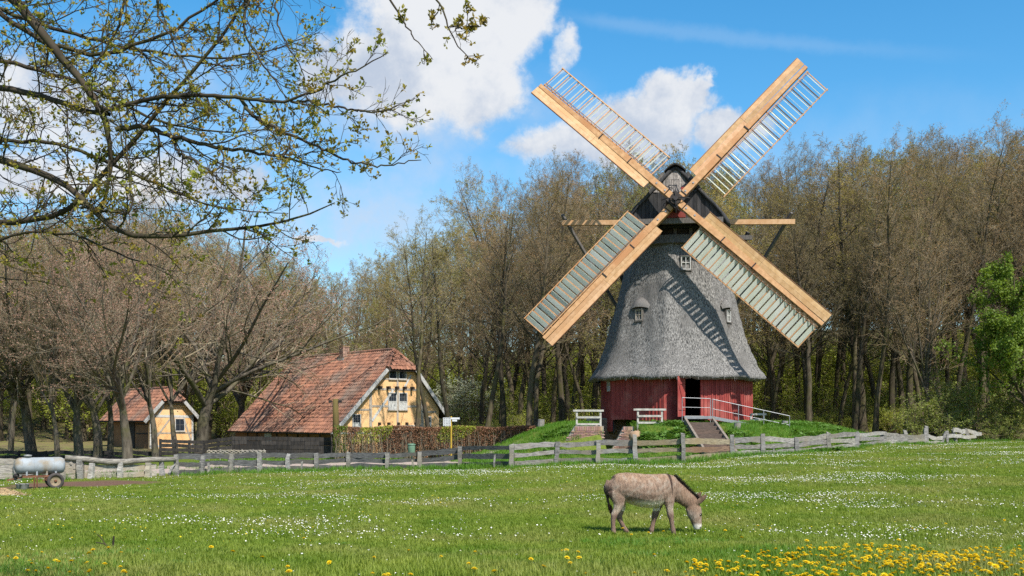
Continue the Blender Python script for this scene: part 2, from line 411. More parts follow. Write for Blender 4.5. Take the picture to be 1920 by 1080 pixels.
GX, GY = np.meshgrid(gx, gy); GZ = gz(GX, GY)
nx, ny = len(gx), len(gy)
ii = (np.arange(ny - 1)[:, None] * nx + np.arange(nx - 1)[None, :]).ravel()
ground = link('ground', mesh_np('ground', np.stack([GX, GY, GZ], -1).reshape(-1, 3), [np.stack([ii, ii + 1, ii + nx + 1, ii + nx], -1)], [M['ground']], smooth=True))
set_props(ground, 'grassy meadow ground rising to the mound of the mill', kind='structure')

# ------------------------------------------------------------------ stuff scattered by geometry nodes
def scatter(name, unit, pts, rot, scl, mats, label, cat):
    """unit: (verts, faces, material indices) of one tuft; the mesh holds tuft + bare points, the nodes put the tuft on every point"""
    uv, uf, um = unit
    nv = len(uv)
    me = mesh_np(name, np.concatenate([np.asarray(uv), pts]), uf, mats, um)
    a = me.attributes.new('tuft', 'BOOLEAN', 'POINT'); a.data.foreach_set('value', [True] * nv + [False] * len(pts))
    a = me.attributes.new('turn', 'FLOAT_VECTOR', 'POINT'); a.data.foreach_set('vector', np.concatenate([np.zeros((nv, 3)), rot]).astype(np.float32).ravel())
    a = me.attributes.new('size', 'FLOAT_VECTOR', 'POINT'); a.data.foreach_set('vector', np.concatenate([np.ones((nv, 3)), scl]).astype(np.float32).ravel())
    o = link(name, me)
    set_props(o, label, cat, kind='stuff')
    g = bpy.data.node_groups.new(name, 'GeometryNodeTree')
    g.interface.new_socket('Geometry', in_out='INPUT', socket_type='NodeSocketGeometry')
    g.interface.new_socket('Geometry', in_out='OUTPUT', socket_type='NodeSocketGeometry')
    gi = g.nodes.new('NodeGroupInput'); go = g.nodes.new('NodeGroupOutput')
    def attr(nm, ty):
        n = g.nodes.new('GeometryNodeInputNamedAttribute'); n.data_type = ty; n.inputs[0].default_value = nm; return n.outputs[0]
    sep = g.nodes.new('GeometryNodeSeparateGeometry'); sep.domain = 'POINT'
    g.links.new(gi.outputs[0], sep.inputs[0]); g.links.new(attr('tuft', 'BOOLEAN'), sep.inputs['Selection'])
    iop = g.nodes.new('GeometryNodeInstanceOnPoints')
    g.links.new(sep.outputs[1], iop.inputs['Points']); g.links.new(sep.outputs[0], iop.inputs['Instance'])
    e2r = g.nodes.new('FunctionNodeEulerToRotation'); g.links.new(attr('turn', 'FLOAT_VECTOR'), e2r.inputs[0])
    g.links.new(e2r.outputs[0], iop.inputs['Rotation']); g.links.new(attr('size', 'FLOAT_VECTOR'), iop.inputs['Scale'])
    g.links.new(iop.outputs[0], go.inputs[0])
    md = o.modifiers.new('scatter', 'NODES'); md.node_group = g
    return o
def tuft(rng, blades, rad, h0, h1, wid, lean):
    V = []; F4 = []; F3 = []
    for i in range(blades):
        a = rng.uniform(0, 6.283); r = rad * math.sqrt(rng.uniform()); b = rng.uniform(0, 6.283)
        bx, by = r * math.cos(a), r * math.sin(a); h = rng.uniform(h0, h1); l = lean * rng.uniform(.2, 1.0) * h
        dx, dy = math.cos(b), math.sin(b); tx, ty = -dy * wid / 2, dx * wid / 2
        k = len(V)
        V += [(bx - tx, by - ty, -.01), (bx + tx, by + ty, -.01), (bx + dx * l * .35 + tx * .8, by + dy * l * .35 + ty * .8, h * .6),
              (bx + dx * l * .35 - tx * .8, by + dy * l * .35 - ty * .8, h * .6), (bx + dx * l, by + dy * l, h)]
        F4.append((k, k + 1, k + 2, k + 3)); F3.append((k + 3, k + 2, k + 4))
    return V, [np.array(F4), np.array(F3)], None
rng = np.random.default_rng(11)
def in_view(x, y, margin=1.25):
    return np.abs(x) < y * .48 * margin + 1.0
def band(n, y0, y1, margin=1.2):
    """points evenly spread over the view wedge"""
    y = np.sqrt(rng.uniform(y0 * y0, y1 * y1, n)); x = rng.uniform(-1, 1, n) * (y * .48 * margin + .6)
    return x, y
def vnoise(x, y, s, seed=0):
    """cheap smooth noise for patchiness"""
    r = np.random.default_rng(seed); o = 0
    for k in range(6):
        a = r.uniform(0, 6.28); f = s * r.uniform(.6, 2.2); o = o + np.sin((x * np.cos(a) * .55 + y * np.sin(a)) * f + r.uniform(0, 6.28))
    return o / 6
bare = lambda x, y: (((x + 15.2) / 2.6) ** 2 + ((y - 38) / 2.4) ** 2 < 1.0) | (((x + 17) / 1.7) ** 2 + ((y - 35) / 1.2) ** 2 < 1.0)
FENCE_PX = [-300, 0, 170, 330, 433, 650, 863, 959, 1045, 1190, 1280, 1372, 1430, 1493, 1553, 1607, 1658, 1697, 1737, 1776, 1820, 1960, 2300]
FENCE_D = [39, 40, 41.5, 44, 46, 48, 47.2, 45, 46, 45, 44.5, 46, 47, 48, 49.5, 51, 54, 56, 58, 59.5, 61, 63, 66]
def fence_d(x, y):
    px = 960 + FPX * x / np.maximum(y, 1); return np.interp(px, FENCE_PX, FENCE_D)
# short meadow grass in front of the fence
xs = []; ys = []
for n, a, b in ((34000, 8.5, 22), (50000, 22, 36), (52000, 36, 62)):
    x, y = band(n, a, b); xs.append(x); ys.append(y)
x = np.concatenate(xs); y = np.concatenate(ys)
k = (y < fence_d(x, y) + .3) & ~bare(x, y); x, y = x[k], y[k]
z = gz(x, y); n = len(x)
lush = sstep(-.1, .5, vnoise(x, y, .6, 3)) 
near = sstep(20, 14, y)
s = rng.uniform(.45, 1.35, n) * (.72 + .35 * lush + .45 * near * sstep(-4, 4, x + 2) )
scl = np.stack([np.full(n, 1.1), np.full(n, 1.1), s], -1)
scatter('meadow_grass', tuft(np.random.default_rng(1), 16, .13, .035, .085, .009, .7), np.stack([x, y, z], -1),
        np.stack([rng.normal(0, .06, n), rng.normal(0, .06, n), rng.uniform(0, 6.28, n)], -1), scl, [M['grass']],
        'short green meadow grass in front of the wooden fence', 'grass')
# taller uncut grass along the fence, on the mound and behind
x, y = band(46000, 39, 62, 1.15); d = fence_d(x, y); px = 960 + FPX * x / y
strip = (y > d - np.interp(px, [-300, 330, 400, 900, 1300, 1900], [.3, .4, 2.0, 1.6, 1.4, 1.4]) * rng.uniform(.3, 1, len(x))) & (y < d + 1.3)
strip &= ~bare(x, y) & ~((px > 150) & (px < 320))
mound = (y > d) & (np.hypot(x - MILL[0], y - MILL[1]) < 13) & (np.hypot(x - MILL[0], y - MILL[1]) > 4.4)
mound &= ~((x > 4.5) & (x < 6.2) & (y > 53)) & ~((x > 8.3) & (x < 10.5) & (y > 47) & (y < 53.6))
mound &= ~((x > 2.6) & (x < 4.9) & (y > 53) & (y < 55.2))
behind = (y > d) & (rng.uniform(size=len(x)) < np.where(px > 880, .85, .4)) & ((px > 880) | (vnoise(x, y, .8, 5) > .15)) & ~((px < 900) & (y > 50.5) & (y < 57)) & ~((x > 4.5) & (x < 6.2) & (y > 53)) & ~((x > 8.3) & (x < 10.5) & (y < 53.6))
k = strip | mound | behind
x, y = x[k], y[k]; n = len(x); z = gz(x, y)
s = rng.uniform(.5, 1.15, n) * (.75 + .4 * sstep(-.2, .5, vnoise(x, y, .9, 8)))
s = np.where(mound[k], s * .85, s)
# darker lush patches among the foreground dandelions
xf, yf = band(9000, 9, 17.5, 1.15); pf = 960 + FPX * xf / yf
kf = (vnoise(xf, yf, 1.6, 41) > -.05) & (((pf > 1180) & (yf < 16.2)) | ((pf < 330) & (yf < 14.5)) | (vnoise(xf, yf, 1.1, 43) > .42))
xf, yf = xf[kf], yf[kf]; x = np.concatenate([x, xf]); y = np.concatenate([y, yf]); z = np.concatenate([z, gz(xf, yf)]); s = np.concatenate([s, rng.uniform(.3, .52, len(xf))]); n = len(x)
scatter('tall_grass', tuft(np.random.default_rng(2), 16, .14, .12, .30, .013, .75), np.stack([x, y, z], -1),
        np.stack([rng.normal(0, .06, n), rng.normal(0, .06, n), rng.uniform(0, 6.28, n)], -1), np.stack([s * 1.1, s * 1.1, s], -1), [M['grass_tall']],
        'taller lush green grass along the fence and on the mound of the mill', 'grass')
# daisies
def flower_unit(rad, h, n, petals_z=0.0, dome=.3):
    V = [(0, 0, h + rad * dome)]; F3 = []
    for i in range(n):
        a = 6.283 * i / n; V.append((rad * math.cos(a), rad * math.sin(a), h + petals_z))
    for i in range(n): F3.append((0, 1 + i, 1 + (i + 1) % n))
    k = len(V); w = .0022
    V += [(-w, 0, -.01), (w, 0, -.01), (w, 0, h), (-w, 0, h)]
    return V, [np.array(F3), np.array([(k, k + 1, k + 2, k + 3)])], [0] * n + [1]
def daisy_unit():
    V, F, mi = flower_unit(.0125, .055, 8, 0, .1)
    k = len(V); V = V + [(.004 * math.cos(a), .004 * math.sin(a), .0585) for a in np.arange(6) * 1.0472]
    return V, [F[0], F[1], np.array([tuple(range(k, k + 6))])], mi + [2]
x, y = band(240000, 10.5, 60, 1.12)
pch = vnoise(x, y * 1.1, .9, 21) + .55 * vnoise(x, y * 1.2, 3.0, 22)
pxx = 960 + FPX * x / y
prob = sstep(.10, .62, pch) * np.interp(pxx, [0, 500, 900, 1300, 1900], [.22, .34, .5, .8, 1.0]) * np.interp(y, [11, 15, 20, 30, 60], [.10, .30, .8, .9, .75])
prob += .018 + .25 * sstep(2.6, .5, np.abs(y - (fence_d(x, y) - 2.8))) * sstep(350, 900, pxx)
k = (rng.uniform(size=len(x)) < prob) & (y < fence_d(x, y) - .6) & ~bare(x, y)
x, y = x[k], y[k]; n = len(x)
s = rng.uniform(.7, 1.25, n)
scatter('daisies', daisy_unit(), np.stack([x, y, gz(x, y)], -1), np.stack([rng.normal(.25, .3, n), rng.normal(.1, .3, n), rng.uniform(0, .5, n)], -1),
        np.stack([s, s, rng.uniform(.7, 1.4, n)], -1), [M['petal_white'], M['stem_green'], M['petal_yellow']], 'drifts of small white daisies in the meadow grass', 'daisies')
# far small dandelions
x, y = band(1500, 17, 52, 1.1); k = (y < fence_d(x, y) - .5) & (vnoise(x, y, .8, 31) > .05) & ~bare(x, y)
x, y = x[k], y[k]; n = len(x); s = rng.uniform(.5, .95, n)
scatter('distant_dandelions', flower_unit(.021, .07, 9, 0, .45), np.stack([x, y, gz(x, y)], -1), np.stack([rng.normal(.15, .25, n), rng.normal(0, .25, n), rng.uniform(0, 6, n)], -1),
        np.stack([s, s, s], -1), [M['petal_yellow'], M['stem_green']], 'sparse small yellow flowers across the middle of the meadow', 'flowers')
# ------------------------------------------------------------------ windmill
mill = thing('windmill', (MILL[0], MILL[1], 1.7), 'thatched smock windmill with red boarded base and four wooden sails', 'windmill')
MC = Vector((MILL[0], MILL[1], 0)); OFF = -8.0
YAW = -math.atan2(MILL[0], MILL[1])     # the mill is turned into the wind, towards the meadow
mill.rotation_euler = (0, 0, YAW)
def turned(p): return Matrix.Rotation(YAW, 3, 'Z') @ (p - MC) + MC
PROF = [(4.20, 5.10), (4.30, 5.02), (4.9, 4.58), (5.8, 4.18), (6.7, 3.9), (7.6, 3.66), (8.44, 3.42), (9.4, 3.17), (10.2, 2.97), (11.0, 2.8), (11.55, 2.70)]
def prof_r(z): return float(np.interp(z, [p[0] for p in PROF], [p[1] for p in PROF]))
def octv(R, k, z, off=OFF):
    a = R_(off + 45 * k); return MC + Vector((R * math.sin(a), -R * math.cos(a), z))
# thatch body, rounded octagon with an uneven surface
zr = np.concatenate([np.array([4.12, 4.2]), np.linspace(4.26, 11.55, 46)])
SUB = 14; ring = []
for k in range(8):
    for j in range(SUB):
        ring.append((k, j / SUB))
rngm = np.random.default_rng(5)
V = []; nr = len(ring)
for zi, z in enumerate(zr):
    R = prof_r(z) if zi >= 2 else (4.72 if zi == 0 else 4.98)
    for (k, t) in ring:
        a0, a1 = R_(OFF + 45 * k), R_(OFF + 45 * (k + 1))
        p = np.array([math.sin(a0), -math.cos(a0)]) * (1 - t) + np.array([math.sin(a1), -math.cos(a1)]) * t
        rr = np.linalg.norm(p); edge = min(t, 1 - t)
        rr *= 1 - .010 * max(0, 1 - edge / .12) ** 2
        ph = math.atan2(p[0], -p[1]); p = p / np.linalg.norm(p) * rr
        d = 1 + (.006 * math.sin(ph * 23 + z * 1.3) + .004 * math.sin(ph * 57 - z * 2.1) + rngm.normal(0, .0035))
        sag = (.035 * math.sin(ph * 9 + .6) + rngm.normal(0, .018)) if zi <= 3 else rngm.normal(0, .01)
        V.append((MC.x + p[0] * R * d, MC.y + p[1] * R * d, z + sag))
F = [(i * nr + j, i * nr + (j + 1) % nr, (i + 1) * nr + (j + 1) % nr, (i + 1) * nr + j) for i in range(len(zr) - 1) for j in range(nr)]
thatch = link('thatch_body', mesh_np('thatch_body', V, [np.array(F)], [M['thatch']], smooth=True), mill)
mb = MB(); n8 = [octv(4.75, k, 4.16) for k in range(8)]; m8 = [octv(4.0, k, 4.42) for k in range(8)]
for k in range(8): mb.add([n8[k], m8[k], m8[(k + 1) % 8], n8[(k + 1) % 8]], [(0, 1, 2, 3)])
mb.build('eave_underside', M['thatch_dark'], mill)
# straw ends that stick out of the thatch
V = []; F3 = []
for i in range(9000):
    k = rngm.integers(0, 8); t = rngm.uniform(); z = rngm.uniform(4.2, 11.4)
    a0, a1 = R_(OFF + 45 * k), R_(OFF + 45 * (k + 1))
    p = np.array([math.sin(a0), -math.cos(a0)]) * (1 - t) + np.array([math.sin(a1), -math.cos(a1)]) * t
    ln = rngm.uniform(.10, .28); R0 = prof_r(z); R1 = prof_r(max(4.2, z - ln)) + rngm.uniform(.01, .05)
    q = np.array([p[1], -p[0]]); q = q / np.linalg.norm(q) * rngm.uniform(.006, .014)
    b = len(V); jj = rngm.normal(0, .02)
    V += [(MC.x + p[0] * R0 - q[0], MC.y + p[1] * R0 - q[1], z), (MC.x + p[0] * R0 + q[0], MC.y + p[1] * R0 + q[1], z), (MC.x + p[0] * R1 + q[0] * jj, MC.y + p[1] * R1, z - ln)]
    F3.append((b, b + 1, b + 2))
so = link('loose_straw', mesh_np('loose_straw', V, [np.array(F3)], [M['thatch']]), mill); so['kind'] = 'stuff'
# red boarded base
RW = 4.25; Z0, Z1 = 1.25, 4.36
DOOR = (1.12, 1.98)     # along the facet from its left corner
DOOR_Z = 2.2
core = MB()
for k in range(8):
    a, b = octv(RW - .07, k, 0), octv(RW - .07, k + 1, 0); d = (b - a); L = d.length; d /= L; nrm = Vector((d.y, -d.x, 0))
    def panel(s0, s1, z0, z1): core.frame_box(a, d, -nrm, Vector((0, 0, 1)), s0, s1, 0, .05, z0, z1)
    if k == 0: panel(0, DOOR[0], Z0, Z1); panel(DOOR[1], L, Z0, Z1); panel(DOOR[0], DOOR[1], Z0, DOOR_Z)
    elif k == 7: panel(1.65, L, Z0, Z1); panel(0, 1.65, 2.0, Z1)
    else: panel(0, L, Z0, Z1)
core.build('inner_wall', M['dark_board'], mill)
fl = MB(); fl.prism([octv(RW - .15, k, 2.1) for k in range(8)], (0, 0, .08)); fl.build('floor_deck', M['step_wood'], mill)
for k in (6, 7, 0, 1, 2):
    a, b = octv(RW, k, 0), octv(RW, k + 1, 0); d = (b - a); L = d.length; d /= L; nrm = Vector((d.y, -d.x, 0))
    nb = 15; w = L / nb
    for i in range(nb):
        s0, s1 = i * w + .006, (i + 1) * w - .006; c = (s0 + s1) / 2; zb = Z0 + .1
        if k == 7 and c < 1.65: zb = 2.0
        top = Z1 - .02
        if k == 0 and DOOR[0] < c < DOOR[1]: continue
        q = MB(); t = rngm.uniform(.82, 1.12); q.cur = (t, t * rngm.uniform(.94, 1.04), t)
        pr = rngm.uniform(0, .014)
        q.frame_box(a, d, nrm, Vector((0, 0, 1)), s0, s1, -.03, .012 + pr, zb + rngm.uniform(-.02, .02), top)
        q.build('red_board', M['red_board'], mill)
        if i and not (k == 0 and DOOR[0] - .1 < i * w < DOOR[1] + .1):   # cover strips over the joints
            q = MB(); t = rngm.uniform(.85, 1.08); q.cur = (t, t, t)
            q.frame_box(a, d, nrm, Vector((0, 0, 1)), i * w - .028, i * w + .028, .012, .05, zb + .02, top)
            q.build('cover_strip', M['red_board'], mill)
a, b = octv(RW, 0, 0), octv(RW, 1, 0); d0 = (b - a).normalized(); n0 = Vector((d0.y, -d0.x, 0)); UP = Vector((0, 0, 1))
df = MB(); df.cur = (1, 1, 1)
df.frame_box(a, d0, n0, UP, DOOR[0] - .09, DOOR[0], -.06, .06, DOOR_Z, Z1); df.frame_box(a, d0, n0, UP, DOOR[1], DOOR[1] + .09, -.06, .06, DOOR_Z, Z1)
df.build('door_frame', M['red_board'], mill)
# open door leaf, boards with ledges
hp = a + d0 * (DOOR[0] - .02) + n0 * .05; ld = Vector((-.40, -.92, 0)).normalized(); ln_ = Vector((ld.y, -ld.x, 0))
if ln_.y > 0: ln_ = -ln_
door = MB(); door.cur = (1.05, 1.05, 1.05)
for i in range(5): door.frame_box(hp, ld, ln_, UP, i * .185, i * .185 + .178, 0, .035, DOOR_Z - .05, Z1 - .1)
door = door.build('door', M['red_board'], mill)
dl = MB(); dl.cur = (.95, .95, .95)
for z in (2.5, 3.85): dl.frame_box(hp, ld, ln_, UP, .05, .88, .035, .065, z, z + .13)
dl.beam(hp + ld * .1 + ln_ * .05 + UP * 2.6, hp + ld * .82 + ln_ * .05 + UP * 3.86, .12, .03, up=ln_)
dl.build('door_ledge', M['red_board'], door)
th = MB(); th.frame_box(a, d0, n0, UP, DOOR[0] - .1, DOOR[1] + .12, -.1, .18, DOOR_Z - .06, DOOR_Z)
th.build('threshold', M['white_wood'], mill)
# little window in the shaded left facet
a6, b6 = octv(RW, 6, 0), octv(RW, 7, 0); d6 = (b6 - a6).normalized(); n6 = Vector((d6.y, -d6.x, 0))
def small_window(o, d, n, s, z, w, h, name='window', depth=.12, bars=True, matf=None):
    fr = MB(); t = .042
    fr.frame_box(o, d, n, UP, s - w / 2, s - w / 2 + t, 0, depth, z, z + h); fr.frame_box(o, d, n, UP, s + w / 2 - t, s + w / 2, 0, depth, z, z + h)
    fr.frame_box(o, d, n, UP, s - w / 2 + t, s + w / 2 - t, 0, depth, z, z + t); fr.frame_box(o, d, n, UP, s - w / 2 + t, s + w / 2 - t, 0, depth, z + h - t, z + h)
    if bars:
        fr.frame_box(o, d, n, UP, s - .016, s + .016, depth * .45, depth * .9, z + t, z + h - t)
        fr.frame_box(o, d, n, UP, s - w / 2 + t, s - .016, depth * .45, depth * .88, z + h * .52 - .016, z + h * .52 + .016)
        fr.frame_box(o, d, n, UP, s + .016, s + w / 2 - t, depth * .45, depth * .88, z + h * .52 - .016, z + h * .52 + .016)
    w_ = fr.build(name, matf or M['shutter_white'], mill)
    g = MB(); g.frame_box(o, d, n, UP, s - w / 2 + t, s + w / 2 - t, depth * .3, depth * .42, z + t, z + h - t); g.build('pane', M['glass'], w_)
    return w_
small_window(a6, d6, n6, 2.62, 3.55, .5, .75, bars=False)
# windows in the thatch
def facet_point(k, px, z):
    am = R_(OFF + 45 * k + 22.5); nn = Vector((math.sin(am), -math.cos(am), 0)); tt = Vector((math.cos(am), math.sin(am), 0))
    ap = prof_r(z) * math.cos(R_(22.5)); base = MC + nn * ap; s = 0.0
    for _ in range(12):
        q = turned(base + tt * s); s += ((px - 960) / FPX * q.y - q.x) / max(.2, tt.x)
    return base + tt * s, tt, nn
def thatch_window(k, px, z, w, h, lid):
    p, tt, nn = facet_point(k, px, z); p = Vector((p.x, p.y, 0)) + nn * -.22
    dep = .25
    w_ = small_window(p, tt, nn, 0, z, w, h, depth=dep, matf=M['timber_grey'] if k == 7 else None)  # left window's frame is greyer: its shadow is put into the colour
    c = MB(); c.frame_box(p, tt, nn, UP, -w / 2 - .05, w / 2 + .05, -.3, dep + .08, z - .08, z - .01); c.build('sill', M['grey_board'], w_)
    c = MB(); c.frame_box(p, tt, nn, UP, -w / 2 - .05, -w / 2 - .01, -.5, dep - .02, z - .01, z + h + .03); c.frame_box(p, tt, nn, UP, w / 2 + .01, w / 2 + .05, -.5, dep - .02, z - .01, z + h + .03)
    c.frame_box(p, tt, nn, UP, -w / 2 - .01, w / 2 + .01, -.5, dep + .03, z + h, z + h + .04)
    c.cur = (1, 1, 1); c.build('window_cheek', M['grey_board'], w_)
    c = MB(); c.frame_box(p, tt, nn, UP, -w / 2 - .02, w / 2 + .02, .05, dep + .03, z - .42, z - .09); c.build('apron_board', M['grey_board'], w_)
    if lid:   # brow of thatch over the window
        vs = []; fs = []; n = 12; wl = w * 1.35
        for i in range(n + 1):
            t = i / n * 2 - 1; hgt = z + h + .05 + .09 * (1 - t * t); ee = .34 - .2 * t * t
            for (e, dz) in ((ee, 0), (ee - .03, .10), (.05, .38 * (1 - t * t) + .16), (.0, .0)):
                vs.append(p + tt * (t * wl) + nn * e + UP * (hgt + dz))
        for i in range(n):
            for j in range(3): fs.append((i * 4 + j, i * 4 + j + 1, (i + 1) * 4 + j + 1, (i + 1) * 4 + j))
        c = MB(); c.add(vs, fs); c.build('thatch_brow', M['thatch'], w_, smooth=True)
    return w_
thatch_window(0, 1286, 10.05, .52, .72, False)
thatch_window(7, 1198, 7.35, .44, .58, True)
thatch_window(1, 1366, 7.28, .42, .62, True)
# ring under the cap
def ringmesh(r0, r1, z0, z1, n=40):
    q = MB(); q.lathe(MC, [(r0, z0), (r1, z1), (r1 - .3, z1 + .02)], n); return q
q = MB(); q.lathe(MC, [(2.6, 11.45), (2.86, 11.5), (2.74, 11.95), (2.4, 12.02)], 40); q.build('curb_skirt', M['grey_board'], mill)
q = MB(); q.lathe(MC, [(2.35, 12.0), (2.35, 12.35)], 32); q.build('curb_track', M['timber_dark'], mill)
q = MB(); q.lathe(MC, [(2.5, 12.32), (2.62, 12.34), (2.62, 12.46), (2.4, 12.48)], 32); q.build('curb_ring', M['dark_board'], mill)
for i in range(11):
    an = R_(-100 + i * 20); p = MC + Vector((2.42 * math.sin(an), -2.42 * math.cos(an), 0))
    q = MB(); q.beam(p + UP * 11.98, p + UP * 12.40, .16, .16); q.build('curb_block', M['grey_board'], mill)
# cap: hood lofted along its length
CAPY0, CAPY1 = 56.55, 63.4
outl = [(12.42 + (z_ - 12.42) * .885, h_) for z_, h_ in [(12.42, 2.95), (12.75, 2.82), (13.1, 2.62), (13.55, 2.25), (14.05, 1.78), (14.55, 1.36), (15.0, .98), (15.4, .68), (15.72, .40), (15.92, .16), (15.98, 0)]]
full = [(-h, z) for z, h in outl] + [(h, z) for z, h in outl[-2::-1]]
ysec = np.linspace(CAPY0, CAPY1, 18); V = []; nn_ = len(full)
for i, yy in enumerate(ysec):
    t = i / 17
    sx = (1 - .75 * max(0, (t - .45) / .55) ** 2) * (.93 + .07 * min(1, t / .12)); sz = 1 - .42 * max(0, (t - .35) / .65) ** 1.8
    for (h, z) in full:
        V.append((MC.x + h * sx * (1 + rngm.normal(0, .006)), yy + (.55 * max(0, (z - 14.1) / 1.5) if t < .3 else 0) * (1 - t / .3), 12.42 + (z - 12.42) * sz + rngm.normal(0, .012)))
F = [(i * nn_ + j, i * nn_ + j + 1, (i + 1) * nn_ + j + 1, (i + 1) * nn_ + j) for i in range(17) for j in range(nn_ - 1)]
cap = link('cap', mesh_np('cap', V, [np.array(F)], [M['thatch_dark']], smooth=True), mill)
so_ = cap.modifiers.new('thick', 'SOLIDIFY'); so_.thickness = .16; so_.offset = -1
# front wall of the cap: single boards, upper gable weathered grey, lower dark
def cap_half(z): return float(np.interp(z, [p[0] for p in outl], [p[1] for p in outl])) * .93
def cap_z(h): return float(np.interp(-abs(h), [-p[1] * .93 for p in outl], [p[0] for p in outl]))
FY = CAPY0 + .22
wb = .21
for i in range(-12, 13):
    xc = i * wb; zt = cap_z(abs(xc) + wb * .35) - .06
    if zt > 14.2:
        q = MB(); t = rngm.uniform(1.2, 2.3); q.cur = (t, t, t); pr = rngm.uniform(0, .02)
        q.add([(MC.x + xc - wb / 2 + .006, FY - .05 - pr, 14.12), (MC.x + xc + wb / 2 - .006, FY - .05 - pr, 14.12), (MC.x + xc + wb / 2 - .006, FY + .42, cap_z(xc + wb / 2 - .006) - .06), (MC.x + xc - wb / 2 + .006, FY + .42, cap_z(xc - wb / 2 + .006) - .06),
               (MC.x + xc - wb / 2 + .006, FY, 14.12), (MC.x + xc + wb / 2 - .006, FY, 14.12), (MC.x + xc + wb / 2 - .006, FY + .47, cap_z(xc + wb / 2) - .06), (MC.x + xc - wb / 2 + .006, FY + .47, cap_z(xc - wb / 2) - .06)],
              [(0, 1, 2, 3), (4, 7, 6, 5), (0, 4, 5, 1), (1, 5, 6, 2), (2, 6, 7, 3), (3, 7, 4, 0)])
        q.build('gable_board', M['grey_board'], mill)
    zt = min(zt, 14.10)
    if zt > 12.6:
        q = MB(); t = rngm.uniform(.75, 1.6); q.cur = (t, t, t * 1.02); pr = rngm.uniform(0, .02)
        q.box((MC.x + xc, FY - pr, (12.5 + zt) / 2), (wb - .012, .05, zt - 12.5)); q.build('front_board', M['dark_board'], mill)
q = MB(); q.cur = (1, 1, 1)
for s in (-1, 1): q.box((MC.x + s * .2, FY - .085, 14.46), (.04, .03, .6))
q.box((MC.x, FY - .085, 14.76), (.44, .03, .04)); q.build('hatch_frame', M['grey_board'], mill)
# little roof hood over the gable
hv = []; n = 10
for i in range(n + 1):
    t = i / n * 2 - 1; xx = t * .56; zz = 15.70 - .34 * abs(t) ** 1.7
    hv += [(MC.x + xx, CAPY0 + .30 + .1 * abs(t), zz), (MC.x + xx * .98, CAPY0 + 1.5, zz + .02), (MC.x + xx * .98, CAPY0 + 1.5, zz - .07), (MC.x + xx, CAPY0 + .30 + .1 * abs(t), zz - .08)]
q = MB(); q.add(hv, [(i * 4 + j, (i + 1) * 4 + j, (i + 1) * 4 + (j + 1) % 4, i * 4 + (j + 1) % 4) for i in range(n) for j in range(4)] + [(0, 1, 2, 3), (n * 4 + 3, n * 4 + 2, n * 4 + 1, n * 4)])
q.build('ridge_hood', M['dark_board'], mill)
for s in (-1, 1):   # barge boards of the gable
    q = MB(); q.beam((MC.x + s * 1.32, FY - .12, 14.15), (MC.x + s * .62, FY + .22, 15.2), .05, .2); q.cur = (1, 1, 1); q.build('barge_board', M['grey_board'], mill)
q = MB(); q.box((MC.x, CAPY0 - .05, 12.52), (5.0, .3, .28)); q.build('breast_beam', M['grey_board'], mill)
q = MB(); q.cur = (.7, .7, .7); q.prism([(MC.x - .62, CAPY0 - .22, 12.68), (MC.x + .55, CAPY0 - .22, 12.68), (MC.x + .5, CAPY0 - .22, 13.35), (MC.x - .5, CAPY0 - .22, 13.35)], (0, .12, 0)); q.build('neck_panel', M['red_board'], mill)
q = MB(); q.cur = (.8, .8, .8); q.box((MC.x + .40, CAPY0 - .1, 13.75), (.2, .1, 1.1)); q.build('neck_post', M['red_board'], mill)
# spreader beams, braces and tail
q = MB(); q.beam((MC.x - 6.35, 59.6, 13.16), (MC.x + 6.5, 59.6, 12.86), .28, .27); q.build('long_spreader', M['board_wood'], mill)
q = MB(); q.beam((MC.x - 4.3, 62.6, 12.75), (MC.x + 4.4, 62.6, 12.55), .3, .26); q.build('short_spreader', M['grey_board'], mill)
tail = Vector((MC.x, 68.0, 3.4))
for s, z in ((-1, 13.5), (1, 13.25)):
    top = Vector((MC.x + s * 6.35, 59.75, z + .15))
    q = MB(); q.beam(top, tail + Vector((s * .3, 0, 0)), .15, .15); q.build('tail_brace', M['grey_board'], mill)
    q = MB(); q.beam((MC.x + s * 4.2, 62.75, 12.9), tail + Vector((s * .15, -.2, .3)), .18, .18); q.build('tail_brace', M['dark_board'], mill)
q = MB(); q.beam((MC.x, 63.4, 12.6), tail + Vector((0, .25, -.5)), .36, .36); q.build('tail_pole', M['dark_board'], mill)
# ---- sails
HUB = Vector((MC.x + .02, 56.0, 13.47)); TILT = R_(10)
E1 = Vector((1, 0, 0)); E2 = Vector((0, math.sin(TILT), math.cos(TILT))); EN = Vector((0, -math.cos(TILT), math.sin(TILT)))
q = MB(); q.tube([HUB - EN * -.42, HUB - EN * 2.6], [.30, .34], 14); q.build('windshaft', M['timber_dark'], mill)
q = MB()
q.frame_box(HUB, (E1 + E2).normalized(), (E2 - E1).normalized(), EN, -.36, .36, -.36, .36, -.42, .30)
q.build('poll_end', M['iron'], mill)
q = MB(); q.tube([HUB + EN * .28, HUB + EN * .52], [.16, .13], 10)
for i in range(4):
    an = R_(47 + 90 * i + 45); dd = E1 * math.cos(an) + E2 * math.sin(an)
    q.tube([HUB + EN * .48, HUB + EN * .52 + dd * .42, HUB + EN * .30 + dd * .75], .028, 5)
q.build('spider_rods', M['iron'], mill)
